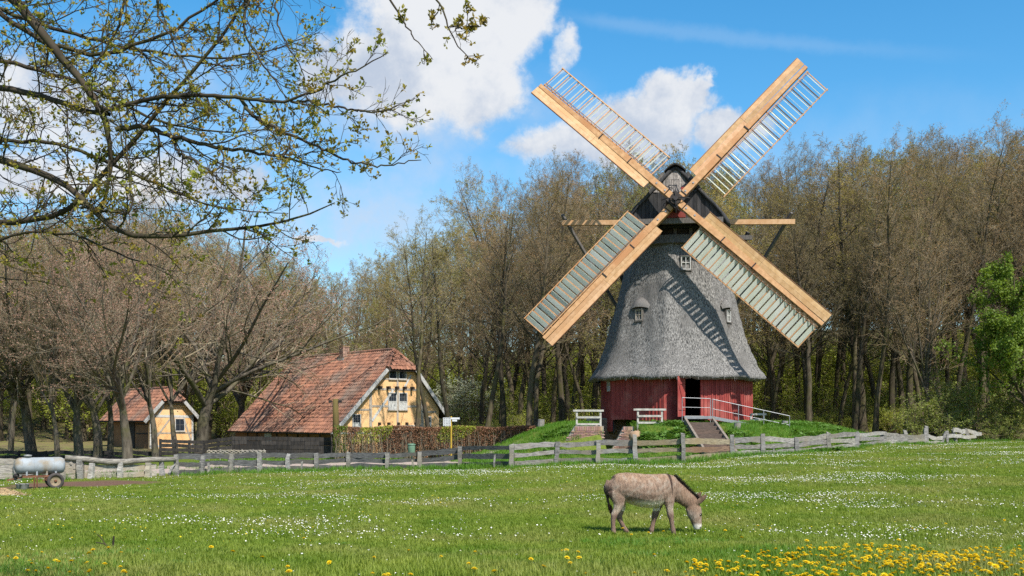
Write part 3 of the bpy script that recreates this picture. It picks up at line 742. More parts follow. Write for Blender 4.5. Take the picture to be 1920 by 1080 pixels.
def sail(phi, noff, seed):
    rs = np.random.default_rng(seed)
    er = E1 * math.cos(phi) + E2 * math.sin(phi); et = E1 * math.sin(phi) - E2 * math.cos(phi)
    o = HUB + EN * noff
    def fb(m, r0, r1, t0, t1, n0, n1, tw=0.0):
        c, s = math.cos(tw), math.sin(tw); t_ = et * c + EN * s; n_ = EN * c - et * s
        m.frame_box(o, er, t_, n_, r0, r1, t0, t1, n0, n1)
    m = MB(); p0 = o + er * .05; p1 = o + er * 10.0
    m.beam(p0, o + er * 2.2, .34, .34, up=EN); m.beam(o + er * 2.2, p1, .33, .33, up=EN, w1=.2, h1=.2)
    root = m.build('sail', M['new_wood'], mill)
    # leading boards, two lengths and two widths
    for (r0, r1) in ((1.75 + rs.uniform(-.1, .1), 5.6), (5.61, 10.0)):
        for (b0, b1) in ((.16, .39), (.397, .65)):
            m = MB(); tt_ = rs.uniform(.82, 1.12); m.cur = (tt_, tt_ * rs.uniform(.94, 1.02), tt_ * rs.uniform(.88, 1.0)); fb(m, r0, r1, -b1, -b0, .06 + rs.uniform(0, .006), .095, R_(-10)); m.build('leading_board', M['board_wood'], root)
    m = MB(); fb(m, 1.8, 10.0, -.685, -.655, .02, .11, R_(-10)); m.build('edge_lath', M['brown_lath'], root)
    # lattice with shutters
    TW = R_(-9); r0, r1 = 1.95, 9.86; nb = 13; pitch = (r1 - r0) / nb
    for (t0, t1, w) in ((.20, .255, .05), (1.60, 1.66, .05)):
        m = MB(); fb(m, r0 - .03, r1 + .04, t0, t1, -.04, .03, TW); m.build('hem_lath', M['new_wood'], root)
    m = MB(); fb(m, r0, r1, .30, .33, .05, .09, TW); m.build('shutter_rod', M['brown_lath'], root)
    for i in range(nb + 1):
        r = r0 + i * pitch
        m = MB(); fb(m, r - .024, r + .024, -.1 if i % 2 == 0 else .17, 1.70, -.085, -.045, TW); m.build('sail_bar', M['new_wood'], root)
    c, s = math.cos(TW), math.sin(TW); t_ = et * c + EN * s; n_ = EN * c - et * s
    for i in range(nb):
        for jx in (.27, .77):
            r = r0 + (i + jx) * pitch; low = math.sin(phi) < 0; a = R_(-31 if low else -60) + rs.normal(0, .05); hw = .122 if low else .145
            er2 = er * math.cos(a) + n_ * math.sin(a); en2 = n_ * math.cos(a) - er * math.sin(a)
            m = MB(); m.frame_box(o + er * r, er2, t_, en2, -hw, hw, .27, 1.585, -.007, .007); m.build('shutter', M['slat'], root)
    for r in (3.3, 5.4):
        m = MB(); fb(m, r - .028, r + .028, -.165, .165, -.17, .178); m.build('iron_clamp', M['iron'], root)
    for r in (.75, 1.35):
        m = MB(); m.tube([o + er * r + EN * .15, o + er * r + EN * .20], .05, 8); m.build('bolt', M['galv'], root)
    # iron stays at the root
    m = MB(); m.tube([o + er * .95 + et * .18 + EN * .1, o + er * .5 + et * .34 + EN * .2, HUB + EN * .45], .022, 5); m.tube([o + er * .62 - et * .2 + EN * .19, o + er * .62 + et * .2 + EN * .19], .03, 5)
    m.build('iron_stay', M['iron'], root)
sail(R_(47), -.14, 1); sail(R_(137), .14, 2); sail(R_(227), -.14, 3); sail(R_(317), .14, 4)

# ------------------------------------------------------------------ brick walls of the passage
def brick_wall(name, poly, thick, label, cat):
    """poly: front outline (x,y,z) in a plane y~const; bricks laid inside it"""
    D = poly[0].y; base = Vector((poly[0].x, D, min(p.z for p in poly)))
    root = thing(name, base, label, cat)
    b = MB(); b.prism([p + Vector((0, .03, 0)) for p in poly], (0, thick, 0)); b.build('mortar_core', M['mortar'], root)
    xs = [p.x for p in poly]; zs = [p.z for p in poly]
    def inside(x, z):
        c = False; n = len(poly)
        for i in range(n):
            p, q2 = poly[i], poly[(i + 1) % n]
            if (p.z > z) != (q2.z > z) and x < (q2.x - p.x) * (z - p.z) / (q2.z - p.z) + p.x: c = not c
        return c
    bm_ = MB(); row = 0; z = min(zs)
    while z < max(zs) - .02:
        x = min(xs) - .25 + (.12 if row % 2 else 0)
        soldier = z > max(zs) - .24
        while x < max(xs):
            w, h = (.115, .23) if soldier else (.24, .062)
            h2 = min(h, max(zs) - z)
            if inside(x + w * .25, z + h2 * .5) and inside(x + w * .75, z + h2 * .5):
                t = rngm.uniform(.7, 1.35); bm_.cur = (t, t * rngm.uniform(.85, 1.1), t * rngm.uniform(.85, 1.1))
                pr = rngm.uniform(0, .012)
                bm_.box((x + w / 2, D + .02 - pr, z + h2 / 2), (w - .012, .06, h2 - .012))
            x += w
        z += .235 if soldier else .074; row += 1
    o = bm_.build('brickwork', M['brick'], root); o['kind'] = 'stuff'
    cp = MB()
    return root
D = 53.4
brick_wall('brick_wall', [P(1040, 880, D), P(1132, 880, D), P(1132, 799, D), P(1078, 799, D), P(1052, 840, D)], .5,
           'weathered brick wing wall under the white railing left of the passage', 'wall')
D = 54.0
brick_wall('brick_wall', [P(1148, 842, D), P(1188, 842, D), P(1189, 800, D), P(1170, 800, D)], .5,
           'small slanting brick wing wall right of the dark passage', 'wall')
# inner walls of the passage
pw = thing('brick_wall', (5.6, 59.3, .3), 'shaded brick wall at the back of the passage under the mill', 'wall')
q = MB(); q.box((5.45, 59.4, 1.2), (2.6, .3, 1.75)); q.build('mortar_core', M['mortar'], pw)
q = MB(); z = .4; row = 0
while z < 2.0:
    x = 4.2 + (.12 if row % 2 else 0)
    while x < 6.7:
        t = rngm.uniform(.6, 1.2); q.cur = (t, t, t); q.box((x + .12, 59.24, z + .031), (.228, .06, .05)); x += .24
    z += .074; row += 1
o = q.build('brickwork', M['brick'], pw); o['kind'] = 'stuff'
q = MB(); q.box((4.36, 56.5, .95), (.3, 5.6, 1.65)); q.build('side_wall', M['brick'], pw)
st = thing('field_stone', (6.25, 53.2, 1.0), 'rounded pale sandstone lump on the bank beside the passage', 'stone')
q = MB(); rs = np.random.default_rng(9); pr = []
q.lathe((6.28, 53.1, 1.15), [(.1, -.28), (.42, -.15), (.46, .02), (.36, .2), (.15, .3)], 12); q.v = [(a + rs.normal(0, .03), b + rs.normal(0, .03), c + rs.normal(0, .03)) for a, b, c in q.v]
q.build('stone_body', M['sandstone'], st, smooth=True)
# ------------------------------------------------------------------ steps up the mound
M['step_side'] = mat('step_side', (.30, .25, .20), (.2, .165, .13), 5, rough=.9, bump=.4)
stp = thing('garden_steps', (9.45, 48.3, .4), 'timber steps with slanting side boards up the grassy mound', 'steps')
ns = 8; ya, yb, za, zb_ = 48.2, 53.6, .42, 1.86
xl, xr = 8.78, 10.05
for i in range(ns):
    t0 = i / ns; y0 = ya + (yb - ya) * t0; z1 = za + (zb_ - za) * (i + 1) / ns
    q = MB(); q.box(((xl + xr) / 2, y0, z1 - .1), (xr - xl, .12, .22)); q.build('riser', M['step_wood'], stp)
    q = MB(); q.box(((xl + xr) / 2, y0 + .36, z1 - .05), (xr - xl - .02, .6, .06)); q.build('tread', M['sandstone'] if i % 3 == 1 else M['step_wood'], stp)
for xx in (xl - .06, xr + .06):
    q = MB(); q.beam((xx, ya - .2, za + .0), (xx, yb + .1, zb_ + .08), .11, .34); q.build('side_board', M['step_side'], stp)
# ------------------------------------------------------------------ metal ramp at the door
rp = thing('access_ramp', (11.3, 54.2, 1.6), 'galvanised metal landing and ramp with railings at the mill door', 'ramp')
def RP(px, py, D=54.0): return P(px, py, D)
q = MB(); q.prism([(8.72, 54.0, 2.1), (10.15, 54.0, 2.1), (10.35, 56.2, 2.1), (8.85, 55.9, 2.1)], (0, 0, .08)); q.build('landing', M['galv'], rp)
q = MB(); q.beam((10.16, 54.55, 2.13), (14.05, 54.55, 1.38), 1.1, .07); q.build('ramp_deck', M['galv'], rp)
q = MB(); q.beam((10.16, 53.99, 2.10), (14.05, 53.99, 1.35), .05, .16); q.beam((8.72, 53.98, 2.11), (10.15, 53.98, 2.11), .05, .14); q.build('edge_beam', M['galv'], rp)
tops = [(1279, 745.5, 800), (1332, 747.5, 792), (1336, 748.5, 788), (1384.6, 759, 806), (1432, 770, 812), (1480.5, 780, 812)]
for (px, yt, yb2) in tops:
    a, b = RP(px, yt), RP(px, yb2); q = MB(); q.tube([b - UP * .15, a], .02, 6); q.build('post', M['galv'], rp)
for (i, j) in ((0, 1), (2, 5)):
    for dy in (0, 18):
        a, b = RP(tops[i][0], tops[i][1] + dy), RP(tops[j][0], tops[j][1] + dy * .95)
        q = MB(); q.tube([a, b], .019 if dy == 0 else .015, 6); q.build('rail', M['galv'], rp)
q = MB(); q.tube([RP(1279, 792), RP(1292, 783)], .018, 5); q.build('strut', M['galv'], rp)
# ------------------------------------------------------------------ white railings and stubby posts
def railing(label, pxs, top, bot, D, over=(0, 0), rails=(.03, .45, .88)):
    a = P(pxs[0], bot, D); root = thing('railing', (a.x, a.y, gzf(a.x, a.y)), label, 'railing')
    for px in pxs:
        p = P(px, top, D); g = min(gzf(p.x, p.y), P(px, bot, D).z) - .15
        q = MB(); q.box((p.x, D, (p.z + g) / 2), (.095, .095, p.z - g)); q.build('post', M['white_wood'], root)
    for f in rails:
        y = top + (bot - top) * f
        q = MB(); o0 = over if f < .1 else (0, 0)
        q.beam(P(pxs[0] + o0[0], y, D - .075), P(pxs[-1] + o0[1], y, D - .075), .04, .10); q.build('rail', M['white_wood'], root)
railing('white three-rail wooden railing on top of the brick wing wall', (1081.5, 1126), 769, 799, 53.6, (-7, 6))
railing('white three-rail wooden railing between passage and mill door', (1196, 1241), 767, 796, 53.8, (-8, 8))
railing('short white railing behind the ramp at the right corner of the mill', (1408, 1432), 776, 800, 57.0, (0, 5))
for (px, yt, yb2, D, r, lab) in ((1381, 793, 820, 52.5, .17, 'short weathered round post below the metal ramp'), (1470, 789, 812, 54.5, .16, 'short weathered round post at the foot of the metal ramp'),
                            (1013, 786, 812, 60.0, .2, 'short round stump post by the tree at the left of the mound')):
    p = P(px, yt, D); root = thing('stump_post', (p.x, p.y, gzf(p.x, p.y)), lab, 'post')
    q = MB(); g = gzf(p.x, p.y) - .2; q.tube([(p.x, D, g), (p.x + .03, D, (g + p.z) / 2), (p.x + .06, D, p.z)], [r * 1.1, r, r * .95], 10); q.cur = (1, 1, 1); q.build('log', M['weathered'], root)
# ------------------------------------------------------------------ farm buildings
M['barge_grey'] = mat('barge_grey', (.55, .54, .52), (.42, .41, .39), 5, rough=.85)
def house(name, label, N, W, L, g, l, ground, zl, zr, ridge_s, zridge, hip_z, long_timbers):
    """N near corner, gable along g, long side along l; eave heights left/right, ridge at ridge_s along the gable"""
    root = thing(name, (N.x, N.y, ground), label, 'house')
    nl = -g; ng = -l                        # outward normals of long side and gable
    def pt(s, t, z): return Vector((N.x, N.y, 0)) + g * s + l * t + UP * z
    sl = (zridge - zl) / ridge_s; sr = (zridge - zr) / (W - ridge_s)
    sA = (hip_z - zl) / sl; sB = W - (hip_z - zr) / sr         # where the half hip cuts the gable
    # walls
    poly = [pt(.25, 0, ground - .3), pt(W - .25, 0, ground - .3), pt(W - .25, 0, zr + .25 * sr - .1), pt(sB, 0, hip_z - .08), pt(sA, 0, hip_z - .08), pt(.25, 0, zl + .25 * sl - .1)]
    q = MB(); q.prism(poly, l * .25); q.build('gable_wall', M['ochre'], root)
    q = MB(); q.frame_box(pt(0, 0, 0), l, g, UP, .25, L, .35, .6, ground - .3, zl + .35 * sl - .12); q.build('side_wall', M['wall_brown'], root)
    q = MB(); q.frame_box(pt(0, 0, 0), l, g, UP, .25, L, W - .6, W - .35, ground - .3, zr + .2); q.frame_box(pt(0, 0, 0), l, g, UP, L - .25, L, .6, W - .6, ground - .3, min(zl, zr) + .4); q.build('rear_wall', M['wall_brown'], root)
    # roof deck
    apex_t = (zridge - hip_z) / 1.15
    ov = .38                                # gable overhang
    q = MB()
    e = .28                                 # eave overhang beyond the wall line
    A0 = pt(-e, -ov, zl - e * sl); A1 = pt(-e, L, zl - e * sl); H0 = pt(sA, -ov, hip_z); RA = pt(ridge_s, apex_t - ov, zridge); RB = pt(ridge_s, L, zridge)
    B0 = pt(W + e, -ov, zr - e * sr); B1 = pt(W + e, L, zr - e * sr); H1 = pt(sB, -ov, hip_z)
    th = UP * -.09
    def slab(ps):
        q.prism([p + th for p in ps], UP * .07)
    slab([A0, H0, RA, RB, A1]); slab([B0, B1, RB, RA, H1]); slab([H0, H1, RA])
    roof = q.build('roof', M['timber_dark'], root)
    # tiles
    rs = np.random.default_rng(int(W * 100)); tm = MB()
    def tiles(o, eu, ev, nrm, ulen, vlen, inside, wu=.235, wv=.33):
        nu, nv = int(ulen / wu), int(vlen / wv) + 1
        for j in range(nv):
            for i in range(nu):
                cu, cv = (i + .5) * wu, (j + .5) * wv
                if not inside(cu, cv): continue
                t = rs.uniform(.84, 1.16); r2 = rs.uniform()
                c = (t, t, t)
                if r2 < .10: c = (t * .75, t * .8, t * .84)
                elif r2 < .2: c = (t * 1.18, t * 1.22, t * 1.2)
                tm.cur = c
                p = o + eu * (i * wu) + ev * (j * wv); dz = rs.uniform(-.006, .012)
                hs_ = [.035, .0, .012, .052, .035]; us = [0, .3, .55, .82, 1.03]
                vs = []
                for (v, lift) in ((-.03, .038), (wv * 1.04, .004)):
                    for u, h in zip(us, hs_): vs.append(p + eu * (u * wu) + ev * v + nrm * (h + lift + dz))
                for u, h in zip(us, hs_): vs.append(p + eu * (u * wu) + ev * -.03 + nrm * (h - .012 + .015))
                tm.add(vs, [(k, k + 1, k + 6, k + 5) for k in range(4)] + [(10 + k, 11 + k, k + 1, k) for k in range(4)])
    # left slope
    ev = (pt(1, 0, sl) - pt(0, 0, 0)).normalized(); nrm = ev.cross(-l).normalized(); nrm = nrm if nrm.z > 0 else -nrm
    vl = (ridge_s + e) * math.hypot(1, sl); vh = (sA + e) * math.hypot(1, sl)
    def insA(u, v):
        return v < vl and (v < vh or u > apex_t * (v - vh) / (vl - vh))
    tiles(A0, l, ev, nrm, L + ov, vl, insA)
    # half hip
    mid = (H0 + H1) / 2; evh = (RA - pt(ridge_s, -ov, hip_z)).normalized(); nh = evh.cross(g).normalized(); nh = nh if nh.z > 0 else -nh
    hl = (RA - pt(ridge_s, -ov, hip_z)).length; ws = (H1 - H0).length; ra = ridge_s - sA
    tiles(H0 - evh * .1, g, evh, nh, ws, hl, lambda u, v: u > ra * v / hl and u < ws - (ws - ra) * v / hl)
    # right slope, seen only on edge
    evr = (pt(-1, 0, sr) - pt(0, 0, 0)).normalized(); nr_ = evr.cross(l).normalized(); nr_ = nr_ if nr_.z > 0 else -nr_
    vlr = (W - ridge_s + e) * math.hypot(1, sr); vhr = (W + e - sB) * math.hypot(1, sr)
    tiles(B0, l, evr, nr_, L + ov, vlr, lambda u, v: v < vlr and (v < vhr or u > apex_t * (v - vhr) / (vlr - vhr)), .3, .4)
    o = tm.build('roof_tiles', M['tile'], roof); o['kind'] = 'stuff'
    q = MB()
    for (a, b) in ((RA, RB), (RA, H0), (RA, H1)):
        n = int((b - a).length / .36)
        for i in range(n):
            t = rs.uniform(.75, 1.2); q.cur = (t, t, t); q.tube([a.lerp(b, i / n) + UP * .03, a.lerp(b, (i + 1.06) / n) + UP * .045], [.10, .115], 7)
    o = q.build('ridge_tiles', M['tile'], roof); o['kind'] = 'stuff'
    for (a, b) in ((A0, H0), (B0, H1)):
        q = MB(); q.beam(a - UP * .10 + ng * .02, b - UP * .10 + ng * .02, .05, .24, up=UP); q.build('barge_board', M['barge_grey'], roof)
    q = MB(); q.beam(H0 - UP * .12, H1 - UP * .12, .05, .16); q.build('barge_board', M['timber_dark'], roof)
    return root, pt, ng, nl, (sA, sB, sl, sr)
g_ = Vector((math.cos(R_(40)), math.sin(R_(40)), 0)); l_ = Vector((-math.sin(R_(40)), math.cos(R_(40)), 0))
HN = Vector((-11.05, 66.0, 0)); HG = -.75
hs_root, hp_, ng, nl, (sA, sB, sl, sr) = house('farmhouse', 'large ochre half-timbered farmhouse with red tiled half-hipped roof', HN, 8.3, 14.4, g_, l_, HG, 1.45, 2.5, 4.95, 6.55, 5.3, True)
def timber(s0, z0, s1, z1, w=.17, m='timber_grey', proud=.02):
    q = MB(); a = hp_(s0, 0, z0) + ng * (proud - .05); b = hp_(s1, 0, z1) + ng * (proud - .05)
    q.beam(a, b, .1, w, up=(UP if abs(s1 - s0) > .01 else g_)); q.build('timber', M[m], hs_root)
timber(2.7, HG, 2.7, 4.0, .2); timber(6.7, HG, 6.7, 3.9, .2); timber(4.75, 1.2, 4.75, 5.15, .16); timber(3.3, HG, 3.3, 1.5, .15)
timber(.5, 1.15, 2.7, 1.15, .12, 'shutter_white'); timber(1.6, 2.62, 2.7, 2.62, .12); timber(2.75, 2.85, 6.65, 2.85, .13); timber(2.9, 3.95, 6.5, 3.95, .14); timber(3.4, 4.6, 4.2, 4.6, .1); timber(6.7, 2.5, 7.8, 2.5, .12)
timber(2.8, 1.9, 4.4, 3.9, .16, 'shutter_white', .028); timber(5.2, 3.95, 5.8, 4.9, .12, 'shutter_white', .028)
q = MB(); q.beam(hp_(3.0, 0, 1.42) + ng * .08, hp_(6.5, 0, 1.52) + ng * .08, .26, .28); q.build('lintel_beam', M['timber_grey'], hs_root)
for s in (3.3, 3.95, 4.6, 5.2, 5.8):
    q = MB(); q.beam(hp_(s, 0, 4.03) - ng * .1, hp_(s, 0, 4.03) + ng * .34, .14, .2); q.build('joist_end', M['timber_dark'], hs_root)
for s in (3.3, 4.0, 4.75, 5.4, 6.1):
    q = MB(); q.beam(hp_(s, 0, 1.72) - ng * .1, hp_(s, 0, 1.72) + ng * .24, .1, .18); q.build('joist_end', M['timber_dark'], hs_root)
def house_window(root, pt, ng, g, s, z, w, h, panes=(2, 3), lower=True):
    o = pt(s, 0, 0) + ng * .0
    fr = MB(); t = .05
    fr.frame_box(o, g, ng, UP, -w / 2, -w / 2 + t, -.02, .06, z, z + h); fr.frame_box(o, g, ng, UP, w / 2 - t, w / 2, -.02, .06, z, z + h)
    fr.frame_box(o, g, ng, UP, -w / 2 + t, w / 2 - t, -.02, .058, z, z + t); fr.frame_box(o, g, ng, UP, -w / 2 + t, w / 2 - t, -.02, .058, z + h - t, z + h)
    zz = z + h * .48 if lower else z
    if lower: fr.frame_box(o, g, ng, UP, -w / 2 + t, w / 2 - t, -.02, .058, zz - t / 2, zz + t / 2)
    wn = fr.build('window', M['shutter_white'], root)
    iw = w - 2 * t
    gl = MB(); gl.frame_box(o, g, ng, UP, -iw / 2, iw / 2, -.01, .012, zz, z + h - t); gl.build('pane', M['glass'], wn)
    br = MB()
    for i in range(1, panes[0]): br.frame_box(o, g, ng, UP, -iw / 2 + iw * i / panes[0] - .012, -iw / 2 + iw * i / panes[0] + .012, .012, .035, zz, z + h - t)
    for j in range(1, panes[1]):
        zc = zz + (z + h - zz) * j / panes[1]; br.frame_box(o, g, ng, UP, -iw / 2, iw / 2, .014, .033, zc - .012, zc + .012)
    br.build('glazing_bars', M['sign_grey'], wn)
    if lower:
        sh = MB(); sh.frame_box(o, g, ng, UP, -iw / 2, iw / 2, -.01, .045, z + t, zz - t / 2); sh.build('shutter_panel', M['shutter_white'], wn)
    sl_ = MB(); sl_.frame_box(o, g, ng, UP, -w / 2 - .04, w / 2 + .04, 0, .1, z - .06, z - .005); sl_.build('sill', M['timber_grey'], wn)
for s in (4.34, 5.16): house_window(hs_root, hp_, ng, g_, s, 2.62, .66, 1.12, (3, 2))
for s in (4.38, 5.12): house_window(hs_root, hp_, ng, g_, s, 4.6, .6, .68, (2, 2), False)
house_window(hs_root, hp_, ng, g_, 1.65, 1.28, .62, 1.05, (3, 3)); house_window(hs_root, hp_, ng, g_, 7.2, 1.4, .4, .8, (2, 2))
q = MB(); q.frame_box(hp_(4.75, 0, 0), g_, ng, UP, -1.3, 1.3, -.02, .05, HG, 1.26); q.build('barn_door', M['timber_dark'], hs_root)
for i in range(9):      # posts of the shaded long side
    t = .8 + i * 1.45; q = MB(); q.frame_box(hp_(.35, t, 0), l_, nl, UP, -.09, .09, -.03, .03, HG, 1.55); q.build('timber', M['timber_dark'], hs_root)
q = MB(); q.frame_box(hp_(.35, 9.3, 0), l_, nl, UP, -.5, .5, -.02, .04, .4, 1.1); q.build('window', M['shutter_white'], hs_root)
# chimney
q = MB(); cp = hp_(4.75, 6.6, 0); rs = np.random.default_rng(3)
for j in range(13):
    for i in range(3):
        for (a, b, d1, d2) in ((g_, l_, .62, .62),):
            pass
    z = 6.1 + j * .074
    for side, (u, v) in enumerate(((g_, -l_), (l_, -g_), (g_, l_), (l_, g_))):
        for i in range(3):
            t = rs.uniform(.6, 1.3); q.cur = (t, t, t)
            q.frame_box(cp, u, v, UP, -.25 + i * .165 + (.0 if j % 2 else .015), -.25 + i * .165 + .155, .2, .26, z, z + .064)
o = q.build('chimney_bricks', M['brick'], hs_root); o['kind'] = 'stuff'
q = MB(); q.frame_box(cp, g_, l_, UP, -.235, .235, -.235, .235, 5.6, 7.03); q.build('chimney', M['mortar'], hs_root)
q = MB(); q.frame_box(cp, g_, l_, UP, -.29, .29, -.29, .29, 7.035, 7.09); q.build('chimney_cap', M['sandstone'], hs_root)
q = MB(); q.frame_box(cp, g_, l_, UP, -.33, .02, -.33, .33, 5.9, 6.25); q.build('flashing', M['galv'], hs_root)
# small barn at the left
BN = Vector((-26.4, 77.0, 0)); BG = -.55
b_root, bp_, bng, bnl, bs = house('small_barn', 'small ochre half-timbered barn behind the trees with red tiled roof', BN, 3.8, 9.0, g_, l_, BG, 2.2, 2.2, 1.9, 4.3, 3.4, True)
def btimber(s0, z0, s1, z1, w=.15, m='shutter_white', proud=.02):
    q = MB(); a = bp_(s0, 0, z0) + bng * (proud - .05); b = bp_(s1, 0, z1) + bng * (proud - .05)
    q.beam(a, b, .1, w, up=(UP if abs(s1 - s0) > .01 else g_)); q.build('timber', M[m], b_root)
btimber(.33, BG, .33, 2.4); btimber(3.47, BG, 3.47, 2.35); btimber(1.9, .2, 1.9, 3.3); btimber(.25, 2.25, 3.55, 2.2, .18); btimber(.25, 1.0, 3.55, 1.0, .11, 'timber_grey'); btimber(.25, .05, 3.55, .05, .13); btimber(1.1, 3.1, 2.9, 3.1, .12, 'timber_grey')
btimber(.5, .4, 1.8, 2.1, .12, 'timber_grey', .026); btimber(2.8, 2.1, 3.4, .3, .12, 'timber_grey', .026); btimber(.9, 2.35, 1.3, 3.0, .12, 'shutter_white', .026)
house_window(b_root, bp_, bng, g_, 2.5, 1.12, .75, .95, (2, 2), False)
q = MB(); q.frame_box(bp_(.35, 4.0, 0), l_, bnl, UP, -.9, .9, -.02, .05, BG, 2.0); q.build('barn_door', M['timber_dark'], b_root)
for (z) in (.9, 1.6):
    q = MB(); q.frame_box(bp_(.35, 6, 0), l_, bnl, UP, -5.5, -3.1, -.03, .02, z, z + .09); q.build('timber', M['timber_dark'], b_root)

# ------------------------------------------------------------------ fences
rf = np.random.default_rng(77)
def wavy_rail(a, b, h, thick, amp, rs, n=7, tint=None, fat=None):
    """hand-split board from a to b"""
    a = Vector(a); b = Vector(b); d = b - a; s = Vector((d.x, d.y, 0)).normalized(); nrm = Vector((s.y, -s.x, 0))
    ph = rs.uniform(0, 6.28); q = MB(); t = rs.uniform(.75, 1.2); q.cur = tint or (t, t * rs.uniform(.96, 1.0), t * rs.uniform(.9, 1.0))
    vs = []
    for i in range(n + 1):
        u = i / n; p = a + d * u + UP * (amp * math.sin(ph + u * 4.2) + rs.normal(0, amp * .25)) + nrm * rs.normal(0, .012)
        hh = h * (1 + rs.normal(0, .10)); tt = thick * (1 + rs.normal(0, .1))
        vs += [p - UP * hh / 2 - nrm * tt / 2, p - UP * hh / 2 + nrm * tt / 2, p + UP * hh / 2 + nrm * tt / 2, p + UP * hh / 2 - nrm * tt / 2]
    fs = [(i * 4 + k, i * 4 + (k + 1) % 4, i * 4 + 4 + (k + 1) % 4, i * 4 + 4 + k) for i in range(n) for k in range(4)] + [(3, 2, 1, 0), (n * 4, n * 4 + 1, n * 4 + 2, n * 4 + 3)]
    return q.add(vs, fs)
def split_post(base, top, w, rs):
    base = Vector(base); top = Vector(top); q = MB(); t = rs.uniform(.8, 1.2); q.cur = (t, t * .99, t * rs.uniform(.93, 1.0))
    n = 5; vs = []
    for i in range(n + 1):
        u = i / n; p = base.lerp(top, u) + Vector((rs.normal(0, .012), rs.normal(0, .012), 0)); ww = w * (1 + rs.normal(0, .07)) * (1 - .12 * u)
        vs += [p + Vector((-ww / 2, -ww * .45, 0)), p + Vector((ww / 2, -ww * .5, 0)), p + Vector((ww * .55, ww * .45, rs.normal(0, .03) if i == n else 0)), p + Vector((-ww * .45, ww * .5, rs.normal(0, .03) if i == n else 0))]
    fs = [(i * 4 + k, i * 4 + (k + 1) % 4, i * 4 + 4 + (k + 1) % 4, i * 4 + 4 + k) for i in range(n) for k in range(4)] + [(3, 2, 1, 0), (n * 4, n * 4 + 1, n * 4 + 2, n * 4 + 3)]
    return q.add(vs, fs)
def fD(px): return float(np.interp(px, FENCE_PX, FENCE_D))
posts = [(330, 852, 3), (380, 853, 3), (433, 851, 3), (486, 848, 3), (541, 851, 3), (593, 850, 3), (653, 848, 3), (725, 849, 3), (787, 847, 3), (863, 837, 3), (959, 834, 3), (1045, 828, 2), (1122, 827, 2),
         (1190, 815, 3), (1280, 813, 3), (1372, 815, 3), (1430, 813, 2), (1493, 821, 2), (1553, 812, 3), (1607, 810, 3), (1658, 810, 3), (1697, 807, 1), (1735, 802, 0)]
rail_top = {330: 858, 380: 856, 433: 856, 486: 854, 541: 855, 593: 855, 653: 853, 725: 854, 787: 853, 863: 842, 959: 838, 1045: 834, 1122: 831, 1190: 830, 1280: 828, 1372: 827, 1430: 824, 1493: 826, 1553: 817, 1607: 815, 1658: 813, 1697: 819, 1735: 818}
p0 = P(330, 885, fD(330))
fence = thing('split_rail_fence', (p0.x, p0.y, gzf(p0.x, p0.y)), 'long weathered grey split-rail fence along the far edge of the meadow', 'fence')
pts_f = []
for (px, yt, nr) in posts:
    D = fD(px); t = P(px, yt, D); gg = gzf(t.x, t.y); pts_f.append((t, gg))
    split_post((t.x + rf.normal(0, .04), D, gg - .25), t, .19 if nr else .14, rf).build('post', M['weathered'], fence)
for i in range(len(posts) - 1):
    px0, yt0, nr = posts[i]; px1 = posts[i + 1][0]; D0, D1 = fD(px0), fD(px1)
    a = P(px0, rail_top[px0], D0); b = P(px1, rail_top[px1], D1); ga, gb = pts_f[i][1], pts_f[i + 1][1]
    off = Vector((0, .125, 0))
    n = {0: 1, 1: 2}.get(nr, 3)
    for r in range(n):
        f = 1 - r * (.40 if n == 3 else .45)
        pa = Vector((a.x - (.05 if i % 2 else .12), a.y - (.0 if i % 2 else .0), ga + (a.z - ga) * f)) + off; pb = Vector((b.x + .12, b.y, gb + (b.z - gb) * f)) + off
        tint = None
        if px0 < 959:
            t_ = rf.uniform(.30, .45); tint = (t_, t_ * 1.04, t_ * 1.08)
        if 1190 <= px0 < 1372: tint = (1.05, .92, .66) if (r != 1 or px0 < 1280) else (.75, .5, .36)
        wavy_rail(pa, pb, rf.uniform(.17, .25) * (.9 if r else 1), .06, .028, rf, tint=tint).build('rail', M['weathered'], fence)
for (px, yt, dx) in ((391, 868, 0), (566, 866, 2), (773, 862, -4), (928, 853, 3), (1451, 838, 0), (1680, 835, 0)):
    D = fD(px) - .25; t = P(px, yt, D); gg = gzf(t.x, t.y)
    split_post((t.x - dx * .02, D, gg - .2), t, .085, rf).build('stake', M['weathered'], fence)
# broken end of the fence at the right
p0 = P(1740, 840, 58.5)
fb_ = thing('broken_fence', (p0.x, p0.y, gzf(p0.x, p0.y)), 'broken bleached end of the fence with crooked posts and slipped boards', 'fence')
def pp(px, py, D): return P(px, py, D)
for (a, b, w, D) in (((1738, 845), (1737, 800), .17, 58.6), ((1733, 846), (1733, 803), .1, 58.3), ((1762, 838), (1774, 809), .17, 59.2), ((1776, 846), (1776, 808), .15, 59.5), ((1819, 832), (1810, 803), .16, 61.0), ((1793, 832), (1786, 806), .16, 60.2)):
    split_post(pp(a[0], a[1], D), pp(b[0], b[1], D), w, rf).build('post', M['weathered'], fb_)
for (a, b, h, D0, D1) in (((1740, 818), (1768, 822), .2, 58.7, 59.3), ((1740, 829), (1766, 831), .18, 58.7, 59.3), ((1778, 819), (1830, 817), .2, 59.6, 61.4), ((1786, 808), (1810, 808), .24, 60.0, 60.9), ((1812, 809), (1840, 813), .22, 61.1, 62.0)):
    wavy_rail(pp(a[0], a[1], D0 - .12), pp(b[0], b[1], D1 - .12), h, .05, .05, rf, tint=(1.35, 1.33, 1.28)).build('rail', M['weathered'], fb_)
